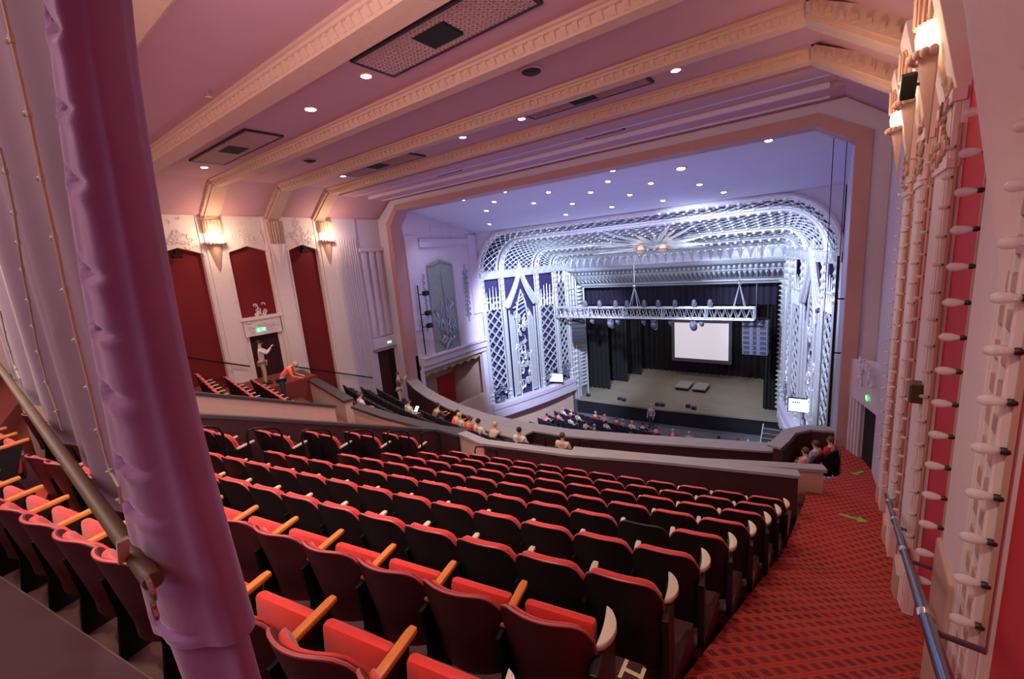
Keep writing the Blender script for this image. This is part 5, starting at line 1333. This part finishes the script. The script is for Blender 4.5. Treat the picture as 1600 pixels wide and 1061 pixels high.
def figure(pose):
    """facing +y, origin on the floor (or below the seat); returns joint positions"""
    J = {}
    if pose in ('stand', 'photo', 'bend'):
        hip, kz = 0.93, 0.50
        J['pel'] = V(0, 0, hip)
        lean = 0.75 if pose == 'bend' else 0.03
        up = lambda d: V(0, math.sin(lean) * d, hip + math.cos(lean) * d)
        J['wst'], J['cst'], J['nck'], J['hd0'], J['hd1'] = up(0.18), up(0.38), up(0.56), up(0.64), up(0.76)
        if pose == 'bend': J['hd0'] = J['nck'] + V(0, 0.09, 0.02); J['hd1'] = J['nck'] + V(0, 0.20, 0.02)
        for s, n in ((-1, 'L'), (1, 'R')):
            J['hp' + n] = V(s * 0.10, 0, hip - 0.06); J['kn' + n] = V(s * 0.11, 0.02 + 0.02 * s, kz); J['an' + n] = V(s * 0.12, -0.02 + 0.03 * s, 0.08); J['to' + n] = V(s * 0.14, 0.16 + 0.03 * s, 0.035)
            J['sh' + n] = J['nck'] + V(s * 0.19, 0.0, -0.07)
            if pose == 'stand': J['el' + n] = J['sh' + n] + V(s * 0.07, -0.04, -0.29); J['wr' + n] = J['el' + n] + V(-s * 0.02, 0.14, -0.22)
            elif pose == 'photo': J['el' + n] = J['sh' + n] + V(s * 0.05, 0.22, -0.16); J['wr' + n] = J['el' + n] + V(-s * 0.15, 0.16, 0.20)
            else: J['el' + n] = J['sh' + n] + V(s * 0.08, 0.05, -0.28); J['wr' + n] = J['el' + n] + V(-s * 0.06, 0.22, -0.08)
    else:
        hip = 0.53
        J['pel'] = V(0, 0.10, hip); J['wst'], J['cst'], J['nck'] = V(0, 0.07, hip + 0.18), V(0, 0.05, hip + 0.37), V(0, 0.06, hip + 0.55)
        if pose == 'lean': J['wst'], J['cst'], J['nck'] = V(0, 0.16, hip + 0.16), V(0, 0.27, hip + 0.31), V(0, 0.38, hip + 0.44)
        J['hd0'] = J['nck'] + V(0, 0.015, 0.06); J['hd1'] = J['nck'] + V(0, 0.03, 0.165)
        for s, n in ((-1, 'L'), (1, 'R')):
            J['hp' + n] = V(s * 0.10, 0.12, hip - 0.01); J['kn' + n] = V(s * 0.12, 0.54, hip + 0.02); J['an' + n] = V(s * 0.12, 0.56, 0.09); J['to' + n] = V(s * 0.14, 0.72, 0.04)
            J['sh' + n] = J['nck'] + V(s * 0.19, 0.0, -0.07); J['el' + n] = J['sh' + n] + V(s * 0.06, 0.06, -0.28); J['wr' + n] = V(s * 0.10, 0.42, hip + 0.12)
            if pose == 'lean': J['el' + n] = J['sh' + n] + V(s * 0.07, 0.14, -0.24); J['wr' + n] = J['el' + n] + V(-s * 0.10, 0.24, 0.02)
    return J
def build_pose(pose):
    J = figure(pose)
    rad = dict(pel=(.15, .11), wst=(.13, .10), cst=(.16, .11), nck=.055, hd0=.058, hd1=.082, hp=.085, kn=.058, an=.04, to=.035, sh=.06, el=.042, wr=.028)
    rr = lambda k: rad[k] if k in rad else rad[k[:2]]
    joints = {k: (tuple(p), rr(k)) for k, p in J.items()}
    edges = [('pel', 'wst'), ('wst', 'cst'), ('cst', 'nck'), ('nck', 'hd0'), ('hd0', 'hd1')]
    for n in 'LR':
        edges += [('pel', 'hp' + n), ('hp' + n, 'kn' + n), ('kn' + n, 'an' + n), ('an' + n, 'to' + n), ('cst', 'sh' + n), ('sh' + n, 'el' + n), ('el' + n, 'wr' + n)]
        s = -1 if n == 'L' else 1
        d = (J['wr' + n] - J['el' + n]).normalized(); sd = d.cross(V(0, 0, 1)); sd = sd.normalized() if sd.length > 0.1 else V(1, 0, 0)
        pm = J['wr' + n] + d * 0.085; joints['pm' + n] = (tuple(pm), .030); edges.append(('wr' + n, 'pm' + n))
        dn = d.cross(sd).normalized()
        if dn.z > 0: dn = -dn
        for f in range(4):
            o = (f - 1.5) * 0.019; ln = (0.065, 0.078, 0.072, 0.055)[f]
            joints['f%d%s' % (f, n)] = (tuple(pm + sd * o + d * ln * 0.6), .009); joints['g%d%s' % (f, n)] = (tuple(pm + sd * o + d * ln * 0.95 + dn * 0.03), .008); edges += [('pm' + n, 'f%d%s' % (f, n)), ('f%d%s' % (f, n), 'g%d%s' % (f, n))]
        joints['t' + n] = (tuple(J['wr' + n] + d * 0.05 - sd * s * 0.045), .010); edges.append(('pm' + n, 't' + n))
    body = skin_mesh('body', joints, edges, 'pel', SKINS[0])
    # face: nose, ears, eyes and mouth added to the same mesh
    bm = bmesh.new(); bm.from_mesh(body); hd = J['hd1']; fw = (J['hd1'] - J['hd0']).normalized() if pose != 'bend' else V(0, 0, 1); ahead = V(0, 1, 0) if pose != 'bend' else V(0, 0.8, -0.6)
    def blob(c, r, mi=0):
        g = bmesh.ops.create_uvsphere(bm, u_segments=8, v_segments=6, radius=r, matrix=Matrix.Translation(c))
        for v in g['verts']:
            for f in v.link_faces: f.material_index = mi; f.smooth = True
    hc = hd + V(0, 0, 0.0)
    blob(hc + ahead * 0.095 - V(0, 0, 0.02), 0.018); blob(hc + V(0.09, 0, -0.01), 0.022); blob(hc + V(-0.09, 0, -0.01), 0.022)
    for s in (-1, 1): blob(hc + ahead * 0.083 + V(s * 0.032, 0, 0.014), 0.011, 1)
    blob(hc + ahead * 0.080 - V(0, 0, 0.058), 0.014, 2)
    bm.to_mesh(body); bm.free(); body.materials.append(M['ink']); body.materials.append(CLOTH['pink'])
    grow = lambda k, a: (rr(k)[0] + a, rr(k)[1] + a) if isinstance(rr(k), tuple) else rr(k) + a
    sj = {k: (tuple(J[k]), grow(k, 0.018)) for k in ['pel', 'wst', 'cst', 'shL', 'shR', 'elL', 'elR']}
    sj['nck'] = (tuple(J['cst'].lerp(J['nck'], 0.7)), .08)
    for n in 'LR': sj['wr' + n] = (tuple(J['el' + n].lerp(J['wr' + n], 0.8)), .042)
    shirt = skin_mesh('shirt', sj, [('pel', 'wst'), ('wst', 'cst'), ('cst', 'nck')] + [e for n in 'LR' for e in (('cst', 'sh' + n), ('sh' + n, 'el' + n), ('el' + n, 'wr' + n))], 'pel', CLOTH['white'])
    tj = {'pel': (tuple(J['pel'] + V(0, 0, 0.02)), (.165, .125))}
    for n in 'LR':
        for k in ('hp', 'kn', 'an'): tj[k + n] = (tuple(J[k + n]), rr(k) + 0.018)
    trous = skin_mesh('trousers', tj, [e for n in 'LR' for e in (('pel', 'hp' + n), ('hp' + n, 'kn' + n), ('kn' + n, 'an' + n))], 'pel', CLOTH['navy'])
    mb = MB(); mb.ball(tuple(hd + V(0, 0, 0.03) - ahead * 0.025), 0.097, 12, sz=1.0); hair = mb.mesh('hair', HAIR['brown'], True)
    shoes = []
    for n in 'LR':
        mb = MB(); a_, b_ = J['an' + n], J['to' + n]; mb.tube([a_ + V(0, -0.06, -0.03), a_ + V(0, 0.0, -0.025), b_ + V(0, 0.0, 0.012), b_ + V(0, 0.06, 0.005)], [0.045, 0.052, 0.045, 0.025], 8); shoes.append(mb.mesh('shoe', M['iron'], True))
    return dict(body=body, shirt=shirt, trousers=trous, hair=hair, shoes=shoes, J=J)
POSES = {p: build_pose(p) for p in ('stand', 'photo', 'bend', 'sit', 'lean')}
def person(pose, loc, rz, shirt, trousers, hair, lab, group=None, tone=0, s=1.0, low=0.0, prop=None):
    P = POSES[pose]; t = thing('person', lab, 'person', loc, rz, group); t.scale = (s, s, s)
    def lk(nm, me, m, par):
        o = link(nm, me, par); 
        if len(o.material_slots): o.material_slots[0].link = 'OBJECT'; o.material_slots[0].material = m
        return o
    lk('body', P['body'], SKINS[tone], t)
    lk('shirt', P['shirt'], CLOTH[shirt], t); lk('trousers', P['trousers'], CLOTH[trousers], t); lk('hair', P['hair'], HAIR[hair], t)
    for q in P['shoes']: lk('shoe', q, M['iron'], t)
    return t
FL = -PI / 2
def near_floor(x, y, z): return (x, y, z)
# standing photographer by the draped doorway, held camera is its own thing
mb = MB(); mb.box(XL - 0.1, -17.3, 6.7, 9.05, 7.5, 8.8); struct('floor_landing', mb, M['carpet3'])
p = Vector((-18.1, 7.35, 8.8)); person('photo', p, -0.5, 'white', 'khaki', 'dark', 'person in white top and khakis raising a camera by the far doorway')
q = POSES['photo']['J']; c_ = (q['wrL'] + q['wrR']) / 2 + V(0, 0.13, 0.02); Rz = Matrix.Rotation(-0.5, 4, 'Z')
t = thing('camera', 'small black camera held up by the person in white at the doorway', 'camera', p + Rz @ c_, -0.5)
mb = MB(); mb.box(-0.07, 0.07, -0.03, 0.03, -0.045, 0.045); obj('body', mb, M['iron'], t, bevel=0.01); mb = MB(); mb.lathe([(0.035, 0.03), (0.035, 0.10)], 12, (0, 0, 0), 'y'); obj('lens_barrel', mb, M['ink'], t, smooth=True)
p = AZ(446, 628, 8.3); person('bend', p, -0.6, 'coral', 'navy', 'blond', 'person in coral top and dark trousers bending over by the far left seats')
p = AZ(620, 583, 7.95); p.z = FZ(2); person('photo', p, -0.9, 'brown', 'khaki', 'dark', 'standing person in brown leaning on the ledge outside the small left doorway', s=0.95)
p = AZ(1018, 669, 0.0); person('stand', p, PI - 0.2, 'lilac', 'navy', 'grey', 'person in a lilac shirt and dark jeans standing on the floor before the stage', s=1.02)
# seated in the dark front circle
FC = [((569, 634), 'white', 'black', 'brown', 'seated person in white top at the far left of the front-circle audience', 'sit'),
      ((640, 645), 'white', 'navy', 'brown', 'seated person in white lit by a glowing phone in the front circle', 'sit'),
      ((686, 645), 'brown', 'denim', 'dark', 'person in brown with blue jeans leaning forward over the front-circle seats', 'lean'),
      ((711, 660), 'orange', 'black', 'dark', 'person in bright orange at the left end of the huddled front-circle group', 'lean'),
      ((722, 662), 'cream', 'khaki', 'blond', 'blond person in cream second in the huddled front-circle group', 'sit'),
      ((733, 662), 'orange', 'grey', 'brown', 'person in orange third in the huddled front-circle group', 'sit'),
      ((743, 668), 'white', 'grey', 'dark', 'person in white fourth in the huddled front-circle group', 'sit'),
      ((754, 668), 'khaki', 'navy', 'blond', 'blond person in khaki at the right end of the huddled front-circle group', 'lean')]
def seat_pos(px, py, rows, fy, fz):
    """nearest row whose surface passes under the pixel"""
    best = None
    for r in rows:
        p = AZ(px, py, fz(r) + 0.75); e = abs(p.y - fy(r, p.x) - 0.1)
        if best is None or e < best[0]: best = (e, r, p)
    return best[1], best[2]
TAKEN = []
def free(row, x):
    s = 1
    while any(r_ == row and abs(x - q_) < 0.52 for r_, q_ in TAKEN): x += 0.06 * s
    TAKEN.append((row, x)); return x
for (px, sh, tr, ha, lab, po) in [(a[0], a[1], a[2], a[3], a[4], a[5]) for a in FC]:
    r, p = seat_pos(px[0], px[1], range(0, 4), FY, FZ); p.x = free(r, p.x)
    person(po, (p.x, FY(r, p.x) + 0.02, FZ(r)), math.atan((FY(r, p.x + .1) - FY(r, p.x - .1)) / .2), sh, tr, ha, lab, 'front-circle audience')
r, p = seat_pos(640, 645, range(0, 4), FY, FZ)
t = thing('phone', 'glowing phone held by the seated person in white in the front circle', 'phone', (p.x + 0.03, FY(r, p.x) + 0.47, FZ(r) + 0.80)); t.rotation_euler = (-0.7, 0, 0)
mb = MB(); mb.box(-0.09, 0.09, -0.006, 0.0, -0.12, 0.12); obj('screen', mb, M['mon'], t); mb = MB(); mb.box(-0.1, 0.1, 0, 0.012, -0.13, 0.13); obj('case', mb, M['ink'], t)
for (x, y, sh, tr, ha, po, lab) in ((815, 690, 'white', 'black', 'dark', 'sit', 'dark-haired person in white seated below the grey ledge at the centre of the front circle'), (888, 694, 'cream', 'khaki', 'brown', 'sit', 'brown-haired person in cream seated between two hoop rails behind the grey ledge')):
    p = AZ(x, y - 8, 6.9); person(po, (p.x, FY(3, p.x) + 0.02, FZ(3)), 0.1, sh, tr, ha, lab, 'front-circle audience')
# three people in the side box at the right
for (x, y, sh, tr, ha, po, lab, rz) in ((1263, 700, 'pink', 'khaki', 'brown', 'sit', 'person in pink sitting lowest in the curved dark side box', 1.1), (1279, 689, 'lilac', 'khaki', 'brown', 'sit', 'brown-haired person in lilac and khaki sitting mid-way in the curved side box', 1.1), (1302, 683, 'red', 'black', 'brown', 'sit', 'person in red sitting at the back of the curved side box', 1.0)):
    p = AZ(x, y, 7.2); z_ = FZ(3) - 0.02; q_ = dup(seatC, (p.x + 0.0, p.y, z_), rz, 'dark box chair under the ' + lab.split(' sitting')[0].split(' in ')[0] + ' in ' + sh + ' in the curved side box', 'side-box chairs'); q_.name = 'box_chair'; person(po, (p.x, p.y, z_), rz, sh, tr, ha, lab, 'side-box audience', s=0.95)
# stalls audience
ST = [(853, 655, 'pink'), (870, 658, 'coral'), (876, 651, 'white'), (890, 648, 'purple'), (893, 662, 'white'), (905, 655, 'cream'), (924, 656, 'red'), (942, 662, 'pink'), (950, 668, 'white'), (958, 665, 'red'), (972, 668, 'grey'), (988, 670, 'white'), (1003, 672, 'black'), (1026, 678, 'orange'), (1053, 682, 'red'), (1078, 684, 'pink'), (1126, 690, 'white'), (1158, 688, 'coral'), (1167, 684, 'purple'), (1206, 690, 'purple'), (1214, 696, 'white'), (915, 667, 'khaki'), (933, 672, 'navy')]
hs = ['dark', 'brown', 'grey', 'blond']
for i, (x, y, c_) in enumerate(ST):
    r, p = seat_pos(x, y, range(0, 5), STY, lambda r: 0.0); p.x = free(('stalls', r), p.x)
    n = sorted(range(len(ST)), key=lambda k: ST[k][0]).index(i)
    yy = STY(r, p.x) + 0.03
    lab = 'seated stalls spectator in %s, %s from the left before the stage' % (c_, ORD[n])
    person('sit' if i % 3 else 'lean', (p.x, yy, 0), math.atan(0.038 * (p.x + 7)), c_, ['navy', 'black', 'grey'][i % 3], hs[i % 4], lab, 'stalls audience', tone=i % 5 == 0)

# ------------------------------------------------------------------ light
def lamp(kind, loc, power, col, size=0.3, rot=None, target=None, **kw):
    l = bpy.data.lights.new(kind.lower() + '_lamp', kind); l.energy = power; l.color = col[:3]
    if kind == 'AREA': l.shape = 'RECTANGLE'; l.size, l.size_y = size if isinstance(size, tuple) else (size, size)
    elif kind in ('POINT', 'SPOT'): l.shadow_soft_size = size
    for k, v in kw.items(): setattr(l, k, v)
    o = bpy.data.objects.new(l.name, l); COL.objects.link(o); o.location = loc
    if target is not None: o.rotation_euler = (Vector(target) - Vector(loc)).to_track_quat('-Z', 'Y').to_euler()
    return o
WARM, PINK, BLUE, COOL = (1, 0.80, 0.60), (1, 0.56, 0.62), (0.36, 0.42, 1.0), (0.72, 0.80, 1.0)
for p in LS: lamp('POINT', p, 60 if p[0] < -10 else 20, (1, 0.72, 0.45), 0.12)
for p in DPOS: lamp('SPOT', p + Vector((0, 0, -0.08)), 300, (1, 0.80, 0.66), 0.08, target=p + Vector((0, 0.0, -5)), spot_size=1.9, spot_blend=0.6)
for i, (p, x, y) in enumerate(BPOS):
    if i % 2 == 0: lamp('SPOT', p + Vector((0, 0, -0.1)), 160, (0.75, 0.8, 1), 0.1, target=p + Vector((0, 1.5, -5)), spot_size=1.7, spot_blend=0.7)
# unseen spots added overhead to brighten the nearest seat rows
for q_ in ((-5.5, -0.6, 16.5), (-1.6, 0.4, 16.5)): lamp('SPOT', q_, 420, (1, 0.80, 0.66), 0.1, target=(q_[0] + 0.3, q_[1] + 1.6, 10), spot_size=1.5, spot_blend=0.7)
# colour washes
lamp('AREA', (CX, -2.0, 15.6), 330, (1, 0.66, 0.60), (16, 3), target=(CX, 7, 11.0))
lamp('AREA', (CX, 3.0, 12.6), 50, PINK, (14, 4), target=(CX, 6, 17))
lamp('AREA', (-2.5, 1.0, 14.5), 220, (1, 0.80, 0.76), (2, 2), target=(XL, 9.5, 11.5))  # unseen fill lamp added to brighten the far left wall
lamp('AREA', (CX, 17.5, 8.6), 270, (0.46, 0.46, 1.0), (14, 3), target=(CX, 18.0, 16))
lamp('SPOT', (CX, 15.9, 14.6), 14000, (0.66, 0.76, 1.0), 0.4, target=(-16.5, 25.5, 8.0), spot_size=0.95, spot_blend=0.5)
lamp('SPOT', (CX + 1, 15.9, 14.6), 9500, (0.66, 0.76, 1.0), 0.4, target=(-2.0, 26.5, 9.0), spot_size=0.95, spot_blend=0.5)
lamp('AREA', (CX, 22.5, 10.8), 260, COOL, (12, 1.0), target=(CX, 26.5, 14))
lamp('AREA', (CX, 34, 11.5), 260, (1, 0.92, 0.82), (10, 3), target=(CX, 35, 1))
wd_ = bpy.data.worlds.new('hall_ambient'); S.world = wd_; wd_.use_nodes = True
bg = wd_.node_tree.nodes['Background']; bg.inputs[0].default_value = (0.56, 0.40, 0.50, 1); bg.inputs[1].default_value = 0.17
S.view_settings.view_transform = 'Standard'; S.view_settings.look = 'None'; S.view_settings.gamma = 1; S.view_settings.use_curve_mapping = False
S.view_settings.exposure = 0.4
S.cycles.max_bounces = 5; S.cycles.diffuse_bounces = 3; S.cycles.glossy_bounces = 2; S.cycles.transparent_max_bounces = 12; S.cycles.use_denoising = True
S.cycles.caustics_reflective = False; S.cycles.caustics_refractive = False
